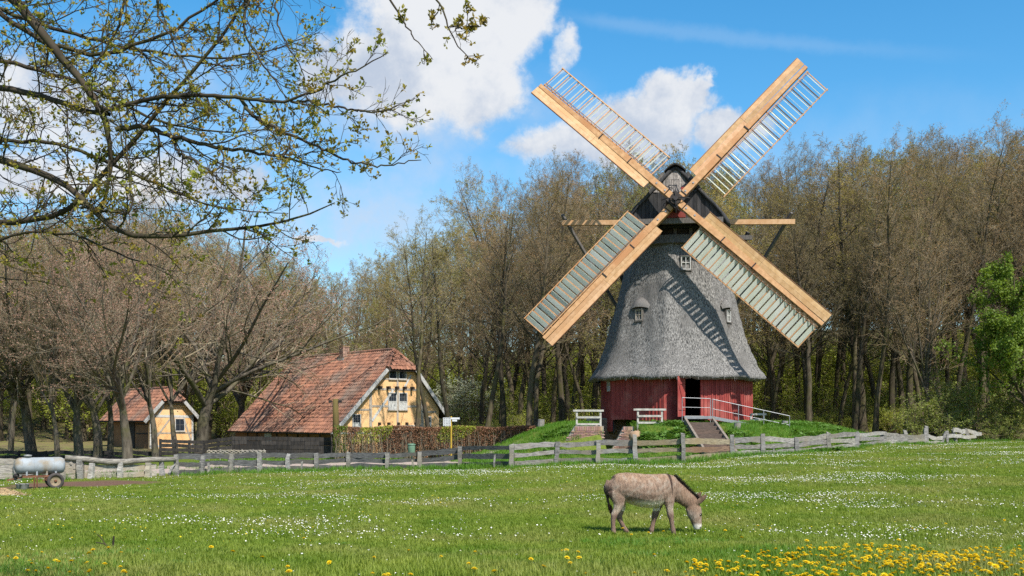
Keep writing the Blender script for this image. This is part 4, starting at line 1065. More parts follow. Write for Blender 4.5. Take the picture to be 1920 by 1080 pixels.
# distant short fence right of the ramp
p0 = P(1540, 818, 60.5); far_f = thing('board_fence', (p0.x, p0.y, gzf(p0.x, p0.y)), 'short grey board fence in the grass behind the split rails', 'fence')
for px, yt in ((1516, 804), (1562, 804)): split_post(P(px, 830, 60.5), P(px, yt, 60.5), .14, rf).build('post', M['weathered'], far_f)
for y in (808, 814): wavy_rail(P(1516, y, 60.4), P(1573, y + 2, 60.4), .2, .05, .03, rf).build('rail', M['weathered'], far_f)
# solid weathered boards at the far left
p0 = P(60, 900, fD(60)); bf = thing('plank_fence', (p0.x, p0.y, gzf(p0.x, p0.y)), 'pale grey fence of wide stacked planks behind the water tank', 'fence')
for px, yt, dx in ((-60, 858, 0), (31, 863, 3), (36, 862, -2), (117, 861, 0), (148, 862, 2)):
    D = fD(px) - .16; t = P(px, yt, D); split_post((t.x + dx * .02, D, gzf(t.x, t.y) - .2), t, .19, rf).build('post', M['weathered'], bf)
for (x0, x1) in ((-160, -60), (-60, 33), (33, 117), (117, 152)):
    for j, y in enumerate((865, 874, 883, 893)):
        wavy_rail(P(x0 + (2 if x0 > 0 else 0), y, fD(x0)), P(x1, y + 1.2, fD(x1)), .20, .05, .018, rf, tint=(1.25, 1.2, 1.12)).build('plank', M['weathered'], bf)
# gate-like section with a heavy log on top
p0 = P(225, 898, fD(225)); gt = thing('log_gate', (p0.x, p0.y, gzf(p0.x, p0.y)), 'low board gate with white uprights under a heavy horizontal log', 'gate')
lg = [(122, 858), (160, 861), (200, 866), (235, 866), (280, 862), (329, 861)]
q = MB(); q.cur = (1.0, .95, .85); q.tube([P(x, y, fD(x) - .05) for x, y in lg], [.10, .11, .12, .12, .11, .10], 9); q.build('top_log', M['weathered'], gt, smooth=True)
for px, yt in ((172, 868), (226, 868), (278, 867)):
    t = P(px, yt, fD(px) - .12); q = split_post((t.x - .03, t.y, gzf(t.x, t.y) - .1), t, .20, rf); q.c = [(1.65, 1.63, 1.58)] * len(q.v); q.build('upright', M['weathered'], gt)
for px, yt in ((303, 866), (152, 862)):
    t = P(px, yt, fD(px)); split_post((t.x, t.y, gzf(t.x, t.y) - .2), t, .19, rf).build('post', M['weathered'], gt)
split_post(P(317, 890, fD(320)), P(325, 872, fD(320)), .1, rf).build('prop', M['weathered'], gt)
for y in (877, 891):
    wavy_rail(P(158, y, fD(158)), P(293, y - 2, fD(293)), .22, .05, .02, rf, n=12, tint=(1.35, 1.28, 1.15)).build('board', M['weathered'], gt)
# dark board fence in front of the farmhouse
p0 = P(460, 845, 62.0); dk = thing('dark_board_fence', (p0.x, p0.y, gzf(p0.x, p0.y)), 'dark brown close-boarded fence in front of the farmhouse', 'fence')
for i in range(13):
    px = 300 + i * 27.2; yt = np.interp(px, [300, 380, 430, 627], [823, 826, 818, 820]); D = 62.6
    t = P(px, yt, D); q = MB(); q.box((t.x, D + .06, (t.z + gzf(t.x, D) - .2) / 2), (.12, .12, t.z - gzf(t.x, D) + .2)); q.build('post', M['dark_board'], dk)
    if i < 12:
        for j in range(7):
            za = t.z - .02 - j * .245; 
            q = MB(); tt = rf.uniform(.6, 1.5); q.cur = (tt, tt * .92, tt * .85); b = P(px + 27.2, np.interp(px + 27.2, [300, 380, 430, 627], [823, 826, 818, 820]), D)
            q.beam((t.x, D, za - .1 + rf.normal(0, .012)), (b.x, D, b.z - .02 - j * .245 - .1 + rf.normal(0, .012)), .03, .225 if px > 420 else .19); q.build('plank', M['dark_board'], dk)
# pale low wattle in front of it
p0 = P(450, 850, 60.0); wt_ = thing('wattle_hurdle', (p0.x, p0.y, gzf(p0.x, p0.y)), 'low pale woven hurdle in front of the dark board fence', 'hurdle')
q = MB(); q.cur = (1.35, 1.28, 1.15)
for j in range(5):
    n = 26; q.tube([P(388 + (498 - 388) * i / n, 845 + j * 2.2, 60.0) + Vector((0, .04 * (-1) ** (i + j), rf.normal(0, .008))) for i in range(n + 1)], .032, 4)
o = q.build('woven_rods', M['weathered'], wt_); o['kind'] = 'stuff'
for i in range(6):
    px = 392 + i * 20.6; t = P(px, 842, 60.0); q = MB(); q.cur = (1.1, 1.05, 1); q.tube([(t.x, 60, gzf(t.x, 60) - .1), t], .03, 5); q.build('stake', M['weathered'], wt_)
# dark rails at the far left edge of the yard
p0 = P(20, 850, 62); yr = thing('yard_fence', (p0.x, p0.y, gzf(p0.x, p0.y)), 'dark low rail fence at the edge of the wood behind the planks', 'fence')
for i in range(9):
    px = -120 + i * 52; t = P(px, 846 + rf.normal(0, 1), 60.5); split_post((t.x, t.y, gzf(t.x, t.y) - .2), t, .13, rf).build('post', M['dark_board'], yr)
    if i < 8:
        for y in (849, 858): wavy_rail(P(px, y, 60.4), P(px + 52, y + rf.normal(0, 1), 60.4), .2, .05, .04, rf).build('rail', M['dark_board'], yr)

# ------------------------------------------------------------------ small things round the yard
p = P(629, 748, 61.6); gg = gzf(p.x, p.y)
lp = thing('floodlight_pole', (p.x, p.y, gg), 'mossy wooden pole with two small floodlights beside the farmhouse', 'pole')
q = MB(); q.tube([(p.x, p.y, gg - .2), (p.x + .02, p.y, 2.0), (p.x, p.y, p.z)], [.2, .18, .16], 12); q.build('pole', M['mossy_pole'], lp, smooth=True)
for s in (-1, 1):
    q = MB(); q.beam((p.x, p.y, p.z - .12), (p.x + s * .24, p.y - .05, p.z - .14), .05, .05); q.box((p.x + s * .29, p.y - .1, p.z - .14), (.17, .13, .14)); q.build('floodlight', M['iron'], lp)
p = P(771.5, 834, 57.5); gg = gzf(p.x, p.y)
bn_ = thing('litter_bin', (p.x, p.y, gg), 'green round litter bin on a post in front of the hedge', 'bin')
q = MB(); q.lathe((p.x, p.y, p.z), [(.16, -.56), (.19, -.54), (.205, -.04), (.2, 0)], 18); q.build('bucket', M['green_paint'], bn_, smooth=True)
q = MB(); q.lathe((p.x, p.y, p.z + .005), [(.225, -.02), (.23, .03), (.1, .06)], 18); q.build('lid', M['green_paint'], bn_, smooth=True)
q = MB(); q.tube([(p.x, p.y + .2, gg - .1), (p.x, p.y + .2, p.z - .1)], .035, 6); q.build('post', M['green_paint'], bn_)
# sign post with several pointing boards
D = 58.5; p = P(846, 782, D); gg = gzf(p.x, D)
sg = thing('sign_post', (p.x, D, gg), 'yellow post with white finger boards covered in dark lettering', 'sign')
q = MB(); q.tube([(p.x, D, gg - .2), (p.x, D, p.z + .05)], .045, 8); q.build('post', M['yellow_pole'], sg)
for j in range(5):
    a = P(831, 784.5 + j * 3.2, D); q = MB(); q.box((a.x + .21, D - .07, a.z), (.42, .03, .085)); bd = q.build('finger_board', M['sign_white'], sg)
    q = MB()
    for k in range(3): w = rf.uniform(.05, .11); q.box((a.x + .08 + k * .13, D - .088, a.z), (w, .006, .028))
    q.build('lettering', M['sign_grey'], bd)
for (x0, x1, y) in ((846, 862, 784.5), (848, 857, 788.5)):
    a, b = P(x0, y, D), P(x1, y, D); q = MB(); q.box(((a.x + b.x) / 2, D - .07, a.z), (b.x - a.x, .03, .1)); q.build('finger_board', M['sign_white'], sg)
# water tank trailer
TD = 35.0; tx = P(76, 0, TD).x; tg = gzf(tx, TD)
tk = thing('water_tank_trailer', (tx, TD, tg), 'grey cylindrical water tank on a rusty two-wheeled trailer', 'trailer')
al = R_(28); ta = Vector((math.cos(al), math.sin(al), 0)); tn = Vector((math.sin(al), -math.cos(al), 0))     # axis to the right/back
tc_ = Vector((tx, TD, tg + .74)); rr = .275
axm = Matrix((( -tn.x, 0, ta.x), (-tn.y, 0, ta.y), (0, 1, 0)))
q = MB(); q.lathe(tc_, [(.05, -.80), (.16, -.775), (.235, -.72), (.27, -.64), (rr, -.56), (rr, .56), (.262, .64), (.22, .70), (.1, .74)], 26, axm); tank = q.build('tank', M['tank_paint'], tk, smooth=True)
for t in (-.55, -.2, .12, .4):
    q = MB(); q.lathe(tc_, [(rr - .01, t - .012), (rr + .006, t - .01), (rr + .006, t + .01), (rr - .01, t + .012)], 26, axm); q.build('weld_band', M['tank_paint'], tank, smooth=True)
q = MB(); q.lathe(tc_ + UP * .27 - ta * .38, [(.11, 0), (.11, .05), (.13, .055), (.12, .085), (.04, .1)], 14); q.build('filler_lid', M['zinc'], tank, smooth=True)
for i, (ch) in enumerate('7002'):     # faded red number on the end of the tank
    cu = bpy.data.curves.new('digit', 'FONT'); cu.body = ch; cu.size = .09; cu.extrude = .002; cu.align_x = 'CENTER'
    co = bpy.data.objects.new('digit', cu); dg = bpy.context.evaluated_depsgraph_get
    COL.objects.link(co); bpy.context.view_layer.update()
    me = bpy.data.meshes.new_from_object(co.evaluated_get(bpy.context.evaluated_depsgraph_get())); COL.objects.unlink(co); bpy.data.objects.remove(co)
    me.materials.clear(); me.materials.append(M['red_text'])
    ang = R_(200 + i * 13 + 20) ; u = -.60 + .0
    a_ = R_(-26 + i * 17); nd = (-ta * .62 + tn * math.sin(a_ + .5) * .6 + UP * .52).normalized()
    pos = tc_ - ta * .60 + (tn * (-.09 + i * .072)) * 1.0 + UP * (.215 - .02 * abs(i - 1.5)) + nd * .035
    xax = tn; zax = nd; yax = zax.cross(xax).normalized(); xax = yax.cross(zax)
    mtx = Matrix(((xax.x, yax.x, zax.x), (xax.y, yax.y, zax.y), (xax.z, yax.z, zax.z)))
    me.transform(Matrix.Translation(pos) @ mtx.to_4x4()); link('number', me, tank)
fr = MB()
for s in (-1, 1): fr.beam(tc_ - ta * .55 + tn * s * .2 - UP * .34, tc_ + ta * .62 + tn * s * .2 - UP * .34, .05, .07)
for t in (-.5, 0, .55): fr.beam(tc_ + ta * t - tn * .2 - UP * .345, tc_ + ta * t + tn * .2 - UP * .345, .05, .06)
fr.build('frame', M['rust'], tk)
for t in (-.42, -.12, .18, .45):
    q = MB(); q.beam(tc_ + ta * t + tn * .2 - UP * .33, tc_ + ta * t + tn * .2 - UP * .17, .05, .03); q.build('tank_bracket', M['tank_paint'], tk)
for t in (-.12, -.2):
    q = MB(); q.beam(tc_ + ta * t + tn * .2 - UP * .34, Vector(((tc_ + ta * t + tn * .2).x, (tc_ + ta * t + tn * .2).y, tg - .03)), .035, .035); q.build('prop_leg', M['rust'], tk)
q = MB(); q.beam(tc_ + ta * .25 + tn * .2 - UP * .36, tc_ + ta * .05 + tn * .2 - UP * .5, .03, .03); q.beam(tc_ + ta * .05 + tn * .2 - UP * .36, tc_ + ta * .2 + tn * .2 - UP * .5, .03, .03); q.build('brace', M['rust'], tk)
q = MB(); q.beam(tc_ + ta * .42 - tn * .5 - UP * .48, tc_ + ta * .42 + tn * .5 - UP * .48, .06, .06); q.build('axle', M['rust'], tk)
wax = Matrix(((ta.x, 0, tn.x), (ta.y, 0, tn.y), (0, 1, 0)))
for s in (-1, 1):
    wc = tc_ + ta * .42 + tn * s * .42; wc.z = tg + .25
    q = MB(); q.lathe(wc, [(.17, -.075), (.235, -.08), (.262, -.05), (.262, .05), (.235, .08), (.17, .075), (.165, 0), (.17, -.075)], 24, wax); wh = q.build('wheel', M['rubber'], tk, smooth=True)
    q = MB(); q.lathe(wc, [(.03, .05 * s), (.17, .03 * s), (.175, .055 * s), (.172, -.05)], 20, wax); q.build('rim', M['rim_paint'], wh, smooth=True)
    q = MB(); q.lathe(wc + tn * s * .055, [(.05, -.02), (.045, .02), (.02, .03)], 10, wax); q.build('wheel_hub', M['rust'], wh, smooth=True)
q = MB(); q.tube([tc_ - ta * .66 - UP * .2, tc_ - ta * .74 - UP * .32, tc_ - ta * .76 - UP * .46], [.05, .055, .05], 8); q.lathe(tc_ - ta * .72 - UP * .3, [(.09, -.05), (.1, 0), (.06, .06)], 10); q.build('outlet_valve', M['iron'], tk)
q = MB(); q.beam(tc_ - ta * .5 - UP * .36, tc_ - ta * 1.0 - UP * .45, .05, .05); q.build('drawbar', M['rust'], tk)
bp2 = P(42, 914, 34.2); gg = gzf(bp2.x, bp2.y)
tb = thing('zinc_tub', (bp2.x, bp2.y, gg), 'dented zinc tub under the valve of the water tank', 'tub')
prof = [(.155, 0), (.175, .02), (.2, .2), (.21, .205), (.195, .195), (.15, .03)]
q = MB(); q.lathe((bp2.x, bp2.y, gg - .01), prof, 22); rs = np.random.default_rng(4); q.v = [(a + rs.normal(0, .004), b + rs.normal(0, .004), c + (rs.normal(0, .012) if c > gg + .15 else 0)) for a, b, c in q.v]; q.build('tub_wall', M['zinc'], tb, smooth=True)
# heap of straw at the left edge
sp = P(2, 928, 30.5); gg = gzf(sp.x, sp.y); rs = np.random.default_rng(6)
stw = thing('straw_heap', (sp.x, sp.y, gg), 'low heap of pale straw on the grass', 'straw')
vs = []; nn2 = 20
for i in range(7):
    for k in range(nn2):
        a = 6.283 * k / nn2; r = .62 * (i / 6) * (1 + rs.normal(0, .08)); vs.append((sp.x + r * 1.15 * math.cos(a), sp.y + r * .9 * math.sin(a), gg + .20 * (1 - (i / 6) ** 1.5) + rs.normal(0, .02) - (.03 if i == 6 else 0)))
q = MB(); q.add(vs, [(i * nn2 + k, i * nn2 + nn2 + k, i * nn2 + nn2 + (k + 1) % nn2, i * nn2 + (k + 1) % nn2) for i in range(6) for k in range(nn2)]); q.build('heap', M['straw'], stw, smooth=True)
q = MB()
for i in range(500):
    a = rs.uniform(0, 6.28); r = .72 * math.sqrt(rs.uniform()); c = Vector((sp.x + r * 1.15 * math.cos(a), sp.y + r * .9 * math.sin(a), gg + .2 * max(0, 1 - (r / .62) ** 1.5) + .01)); d = Vector((rs.normal(), rs.normal(), rs.normal() * .3)).normalized() * .09
    s = d.cross(UP).normalized() * .005; q.add([c - d - s, c - d + s, c + d + s, c + d - s], [(0, 1, 2, 3)])
o = q.build('straws', M['straw'], stw); o['kind'] = 'stuff'
# small dead branch in the foreground
dp = P(196, 1078, 16.2); gg = gzf(dp.x, dp.y)
db = thing('dead_branch', (dp.x, dp.y, gg), 'small forked dead branch sticking out of the foreground grass', 'branch')
q = MB(); b = Vector((dp.x, dp.y, gg - .05))
q.tube([b + Vector((.12, 0, 0)), b + Vector((.13, 0, .12)), b + Vector((.14, 0, .26))], [.022, .018, .013], 6); q.tube([b + Vector((.10, 0, .05)), b + Vector((0, 0, .14)), b + Vector((-.14, .02, .16))], [.016, .012, .008], 6); q.tube([b + Vector((.02, 0, .12)), b + Vector((-.06, 0, .24)), b + Vector((-.12, 0, .29))], [.01, .008, .005], 5)
q.build('stick', M['twig_dark'], db)
# ------------------------------------------------------------------ trees
def nrm_(v): return v / np.maximum(np.linalg.norm(v, axis=-1, keepdims=True), 1e-9)
def grow(rs, P0, D, L, R0, R1, nseg, wander, trop):
    B = len(P0); pts = [P0]; d = nrm_(D); dirs = [d]; step = (L / nseg)[:, None]
    up = np.array([0, 0, 1.0])
    for i in range(nseg):
        d = nrm_(d + rs.normal(0, wander, (B, 3)) + up * trop)
        pts.append(pts[-1] + d * step); dirs.append(d)
    t = np.linspace(0, 1, nseg + 1)
    rad = R0[:, None] * (1 - t) + R1[:, None] * t
    return np.stack(pts, 1), rad, np.stack(dirs, 1)
def spawn(rs, pts, rad, dirs, L, n, t0, t1, ang, angsd, lr, taper, rr, jit=.25, flat=0.0):
    B, N = rad.shape
    t = t0 + (t1 - t0) * (np.arange(n)[None, :] + rs.uniform(0, 1, (B, n))) / n
    f = t * (N - 1); i0 = np.minimum(f.astype(int), N - 2); w = (f - i0)[..., None]; b = np.arange(B)[:, None]
    p = pts[b, i0] * (1 - w) + pts[b, i0 + 1] * w; d = nrm_(dirs[b, i0] * (1 - w) + dirs[b, i0 + 1] * w)
    r = rad[b, i0] * (1 - w[..., 0]) + rad[b, i0 + 1] * w[..., 0]
    ref = rs.normal(0, 1, (B, n, 3)); ref[..., 2] *= (1 - flat)
    perp = nrm_(ref - (ref * d).sum(-1, keepdims=True) * d)
    a = np.radians(rs.normal(ang, angsd, (B, n)))[..., None]
    cd = d * np.cos(a) + perp * np.sin(a)
    ln = L[:, None] * lr * (1 - taper * (t - t0) / (t1 - t0)) * rs.uniform(1 - jit, 1 + jit, (B, n))
    return p.reshape(-1, 3), cd.reshape(-1, 3), ln.ravel(), (r * rr).ravel()
def tubes(parts):
    """parts: (pts, rad, sides) -> verts, quads"""
    V = []; F = []; base = 0
    for pts, rad, S in parts:
        B, N, _ = pts.shape
        tan = np.gradient(pts, axis=1); tan = nrm_(tan)
        ref = np.zeros_like(tan); mean = np.abs(nrm_(pts[:, -1] - pts[:, 0])); ax = np.argmin(mean, -1); ref[np.arange(B), :, ax] = 1.0
        s = nrm_(np.cross(tan, ref)); u = np.cross(s, tan)
        a = np.arange(S) * 2 * np.pi / S
        ringp = pts[:, :, None, :] + rad[:, :, None, None] * (s[:, :, None, :] * np.cos(a)[None, None, :, None] + u[:, :, None, :] * np.sin(a)[None, None, :, None])
        V.append(ringp.reshape(-1, 3))
        b = np.arange(B)[:, None, None] * N * S; i = np.arange(N - 1)[None, :, None] * S; k = np.arange(S)[None, None, :]; k2 = (k + 1) % S
        q = np.stack([b + i + k, b + i + k2, b + i + S + k2, b + i + S + k], -1).reshape(-1, 4) + base
        F.append(q); base += B * N * S
    return np.concatenate(V), np.concatenate(F)
def leaves(rs, c, size, base, aspect=.6, bias=None):
    """little diamond leaves round the points c"""
    n = len(c); d = nrm_(rs.normal(0, 1, (n, 3)) + (0 if bias is None else bias)); r = rs.normal(0, 1, (n, 3)); s = nrm_(r - (r * d).sum(-1, keepdims=True) * d)
    L = size * rs.uniform(.6, 1.3, (n, 1)); w = L * aspect * .5
    V = np.stack([c, c + d * L * .5 + s * w, c + d * L, c + d * L * .5 - s * w], 1).reshape(-1, 3)
    return V, (np.arange(n)[:, None] * 4 + np.arange(4)[None, :]) + base
def at_points(rs, pts, n, t0=.2, t1=1.0):
    B, N, _ = pts.shape; t = rs.uniform(t0, t1, (B, n)); f = t * (N - 1); i0 = np.minimum(f.astype(int), N - 2); w = (f - i0)[..., None]; b = np.arange(B)[:, None]
    return (pts[b, i0] * (1 - w) + pts[b, i0 + 1] * w).reshape(-1, 3)
A1 = lambda *v: np.array([v], float)
def make_tree(name, seed, H, r0, spec, m_bark, m_twig, m_leaf, nleaf, lsize, trunk_bend=.05, lean=(0, 0), limb_in_trunk=True, trunk_top=.02, leaf_levels=(-1,), aspect=.6, jitter=.04, dark_limbs=True):
    """spec: list of (n, t0, t1, angle, sd, length ratio, taper, radius ratio, segs, wander, tropism, sides)"""
    rs = np.random.default_rng(seed)
    pts, rad, dirs = grow(rs, A1(0, 0, -.3), A1(lean[0], lean[1], 1.0), np.array([H + .3]), np.array([r0]), np.array([trunk_top]), 12, trunk_bend, .03)
    rad[:, 0] *= 1.45; rad[:, 1] *= 1.02
    tp = [(pts, rad, 10)]; cp_ = []; L = np.array([H]); lev = [(pts, rad, dirs, L)]
    for li, (n, t0, t1, an, sd_, lr, tpr, rr, seg, wan, trop, sides) in enumerate(spec):
        pts, rad, dirs, L = lev[-1]
        p, d, ln, r = spawn(rs, pts, rad, dirs, L, n, t0, t1, an, sd_, lr, tpr, rr)
        r = np.clip(r, .0048, None); re = np.maximum(r * .25, .0034)
        g = grow(rs, p, d, ln, r, re, seg, wan, trop)
        lev.append((*g, ln)); (tp if li == 0 or (li == 1 and dark_limbs) else cp_).append((g[0], g[1], sides))
    tv, tf = tubes(tp); tm = mesh_np(name + '_trunk', tv, [tf], [m_bark], smooth=True)
    cv, cf = tubes(cp_)
    cs = np.concatenate([at_points(rs, lev[k][0], nleaf) for k in leaf_levels]); cs = cs + rs.normal(0, jitter, cs.shape)
    lv, lf = leaves(rs, cs, lsize, len(cv), aspect)
    cm = mesh_np(name + '_crown', np.concatenate([cv, lv]), [cf, lf], [m_twig, m_leaf], np.concatenate([np.zeros(len(cf), int), np.ones(len(lf), int)]))
    top = max(lev[k][0][..., 2].max() for k in range(len(lev)))
    return dict(trunk=tm, crown=cm, top=top)
def place_tree(pr, name, x, y, height, rot, label, group, cat='tree', wide=1.0, tilt=(0, 0), sink=.05):
    s = height / pr['top']; o = thing(name, (x, y, gzf(x, y) - sink), label, cat, group)
    o.scale = (s * wide, s * wide, s); o.rotation_euler = (tilt[0], tilt[1], rot)
    link('trunk', pr['trunk'], o, True); link('crown', pr['crown'], o, True)
    return o
# kinds
forest_spec = lambda n, a: [(n, .33, .98, a, 10, .30, .55, .36, 7, .10, .07, 6), (7, .15, .98, 42, 12, .42, .45, .55, 5, .13, .05, 4), (6, .12, 1.0, 42, 14, .48, .4, .6, 3, .15, .04, 3), (4, .1, 1.0, 40, 15, .6, .3, .6, 2, .12, .03, 3)]
PROTO = {}
PROTO['rust'] = [make_tree('forest_tree', 101, 22, .27, forest_spec(32, 46), M['bark'], M['twig_brown'], M['bud_rust'], 2, .065, .05),
                 make_tree('forest_tree', 102, 22, .24, forest_spec(30, 40), M['bark'], M['twig_grey'], M['bud_rust'], 2, .065, .06),
                 make_tree('forest_tree', 103, 21, .30, forest_spec(32, 54), M['bark'], M['twig_brown'], M['bud_rust'], 2, .06, .07)]
PROTO['yellow'] = [make_tree('budding_tree', 111, 17, .22, [(26, .26, .98, 54, 10, .34, .5, .4, 7, .13, .05, 6), (6, .15, .98, 45, 12, .45, .4, .55, 5, .15, .03, 4), (6, .12, 1.0, 45, 14, .5, .4, .6, 3, .17, .02, 3), (4, .1, 1.0, 42, 15, .55, .3, .6, 2, .14, .02, 3)], M['bark'], M['twig_grey'], M['bud_yellow'], 4, .08, .06),
                   make_tree('budding_tree', 112, 16, .20, [(24, .34, .98, 48, 10, .34, .5, .4, 7, .13, .06, 6), (6, .15, .98, 45, 12, .45, .4, .55, 5, .15, .03, 4), (6, .12, 1.0, 45, 14, .5, .4, .6, 3, .17, .02, 3), (4, .1, 1.0, 42, 15, .55, .3, .6, 2, .14, .02, 3)], M['bark'], M['twig_brown'], M['bud_yellow'], 3, .08, .05)]
orch = lambda n, a, lr: [(n, .62, 1.0, a, 12, lr, .15, .62, 8, .085, .055, 7), (10, .12, .98, 38, 12, .44, .45, .5, 6, .12, .05, 5), (7, .1, 1.0, 38, 14, .46, .4, .6, 4, .15, .05, 3), (5, .1, 1.0, 38, 15, .52, .3, .62, 2, .14, .04, 3)]
PROTO['pink'] = [make_tree('spreading_tree', 121, 4.2, .30, orch(9, 34, 2.3), M['bark_light'], M['twig_grey'], M['bud_pink'], 5, .075, .05, trunk_top=.12),
                 make_tree('spreading_tree', 122, 3.6, .27, orch(8, 44, 2.6), M['bark_light'], M['twig_grey'], M['bud_pink'], 4, .07, .08, trunk_top=.14),
                 make_tree('spreading_tree', 123, 5.2, .27, orch(9, 26, 2.0), M['bark_light'], M['twig_brown'], M['bud_rust'], 2, .055, .06, trunk_top=.10)]
PROTO['slim'] = [make_tree('slim_tree', 151, 16, .21, [(15, .48, .98, 50, 10, .30, .5, .42, 7, .13, .05, 6), (5, .15, .98, 45, 12, .45, .4, .55, 5, .15, .03, 4), (5, .12, 1.0, 45, 14, .5, .4, .6, 3, .17, .02, 3), (3, .1, 1.0, 42, 15, .55, .3, .6, 2, .14, .02, 3)], M['bark'], M['twig_grey'], M['bud_yellow'], 3, .06, .06)]
PROTO['leafy'] = [make_tree('leafy_tree', 131, 10, .22, [(24, .15, .98, 58, 12, .42, .55, .5, 6, .12, .03, 6), (7, .15, 1.0, 48, 14, .45, .4, .55, 4, .16, .0, 4), (7, .1, 1.0, 48, 15, .5, .4, .6, 3, .18, 0, 3)], M['bark'], M['twig_brown'], M['leaf_green'], 22, .15, .05, jitter=.10, aspect=.75)]
shr = [(16, .0, .35, 38, 16, 1.0, .1, .55, 6, .16, .05, 4), (7, .2, 1.0, 42, 14, .42, .3, .6, 4, .18, .02, 3), (5, .1, 1.0, 42, 14, .45, .3, .6, 2, .16, .0, 3)]
PROTO['bush'] = [make_tree('shrub', 141, 3.0, .05, shr, M['twig_brown'], M['twig_grey'], M['leaf_bush'], 7, .10, .1, jitter=.06, aspect=.7),
                 make_tree('shrub', 142, 3.0, .05, shr, M['twig_brown'], M['twig_grey'], M['leaf_spring'], 8, .10, .1, jitter=.07, aspect=.7)]
PROTO['blossom'] = [make_tree('blossom_shrub', 143, 3.2, .06, shr, M['twig_brown'], M['twig_grey'], M['blossom'], 10, .085, .1, jitter=.07, aspect=.9)]

rt = np.random.default_rng(2024)
SKX = [-500, 0, 350, 450, 560, 620, 700, 800, 850, 880, 920, 960, 1060, 1130, 1200, 1260, 1330, 1400, 1480, 1560, 1630, 1680, 1750, 1800, 1870, 1920, 2400]
SKY = [375, 385, 395, 425, 485, 495, 460, 425, 420, 380, 320, 288, 288, 290, 262, 258, 290, 272, 268, 272, 222, 196, 210, 205, 188, 200, 205]
def area(px):
    for lim, t in ((430, 'behind the small barn'), (880, 'behind the farmhouse'), (1130, 'between farmhouse and windmill'), (1420, 'right behind the windmill'), (1700, 'behind the fence beyond the ramp')):
        if px < lim: return t
    return 'behind the thicket at the fence end'
def depth(D): return 'in front row' if D < 84 else ('amid the wood' if D < 104 else 'deep inside the wood')
LAB = {'rust': 'tall bare rust-budded tree', 'yellow': 'loose yellow-green budding tree'}
def wood_tree(px, D, kind, frac):
    x = (px - 960) / FPX * D; g = gzf(x, D)
    top = np.interp(px, SKX, SKY); H = (CAMZ + (HORIZON - top) / FPX * D - g) * frac
    H = float(np.clip(H, 9, 27)); pr = PROTO[kind][rt.integers(0, len(PROTO[kind]))]
    place_tree(pr, 'forest_tree' if kind == 'rust' else 'budding_tree', x, D, H, rt.uniform(0, 6.28), LAB[kind] + ' ' + depth(D) + ' ' + area(px), LAB[kind] + 's ' + depth(D) + ' ' + area(px), wide=rt.uniform(.9, 1.2), tilt=(rt.normal(0, .025), rt.normal(0, .025)))
cnt = 0
for (d0, d1, step, left, right) in ((74, 80, 33, 905, 2120), (81, 90, 36, -120, 2150), (91, 102, 42, -180, 2180), (104, 118, 46, -220, 2220), (120, 136, 52, -260, 2260), (138, 158, 52, -300, 2300)):
    px = left
    while px < right:
        D = rt.uniform(d0, d1); q = px + rt.uniform(-.4, .4) * step
        if not (1160 < q < 1370 and D < 72):
            if q < 880:
                k = 'yellow' if rt.uniform() < .62 else 'rust'; D = D + 6
            else: k = 'yellow' if rt.uniform() < .2 else 'rust'
            wood_tree(q, D, k, rt.uniform(.72, 1.0) if D < 92 else rt.uniform(.86, 1.0)); cnt += 1
        px += step
# the slender trees round the farmhouse
for (px, D, kind, vi, top, lean) in ((783, 60.5, 'slim', 0, 395, (.0, .0)), (812, 61.5, 'slim', 0, 410, (.0, -.03)), (849, 64.0, 'slim', 0, 415, (0, -.05)), (906, 66.0, 'slim', 0, 340, (0, -.01)), (943, 67, 'rust', 0, 300, (0, -.02)), (990, 64.5, 'rust', 2, 290, (0, -.03)),
                                    (1001, 66.0, 'rust', 1, 300, (0, .02)), (1052, 70, 'rust', 2, 292, (0, 0)), (1520, 66.0, 'rust', 2, 330, (0, .01)), (1600, 70, 'rust', 0, 290, (0, 0)), (1640, 69, 'rust', 1, 260, (0, .02)), (1700, 71, 'rust', 2, 240, (0, 0))):
    x = (px - 960) / FPX * D; H = CAMZ + (HORIZON - top) / FPX * D - gzf(x, D)
    lab = {783: 'slender budding tree standing before the farmhouse gable, mossy trunk beside the litter bin', 812: 'slender budding tree with slanting trunk before the right end of the farmhouse gable', 849: 'bare tree with dark leaning trunk behind the sign post', 906: 'slender budding tree behind the hedge between sign post and mound', 943: 'bare tree with mossy trunk at the foot of the mound behind the hedge end', 990: 'thick-trunked bare tree at the top left of the mound', 1001: 'bare tree close behind the thick trunk at the left of the mound', 1052: 'bare tree behind the white railing left of the mill', 1520: 'thick dark forked tree below the tip of the lower right sail', 1600: 'bare tree standing before the wood behind the split rails', 1640: 'slim bare tree before the wood behind the bleached fence boards', 1700: 'bare tree beside the thicket at the fence end'}.get(px)
    place_tree(PROTO[kind][vi], 'budding_tree' if kind in ('yellow', 'slim') else 'forest_tree', x, D, H, px * .37, lab, None, tilt=(lean[0], lean[1]))
# fan-shaped tree among the bushes at the right
x = (1748 - 960) / FPX * 66; place_tree(PROTO['pink'][2], 'spreading_tree', x, 66, (785 - 372) / FPX * 66 + 1.2, 1.0, 'broad fan-shaped bare tree with pinkish twigs above the bushes', None)
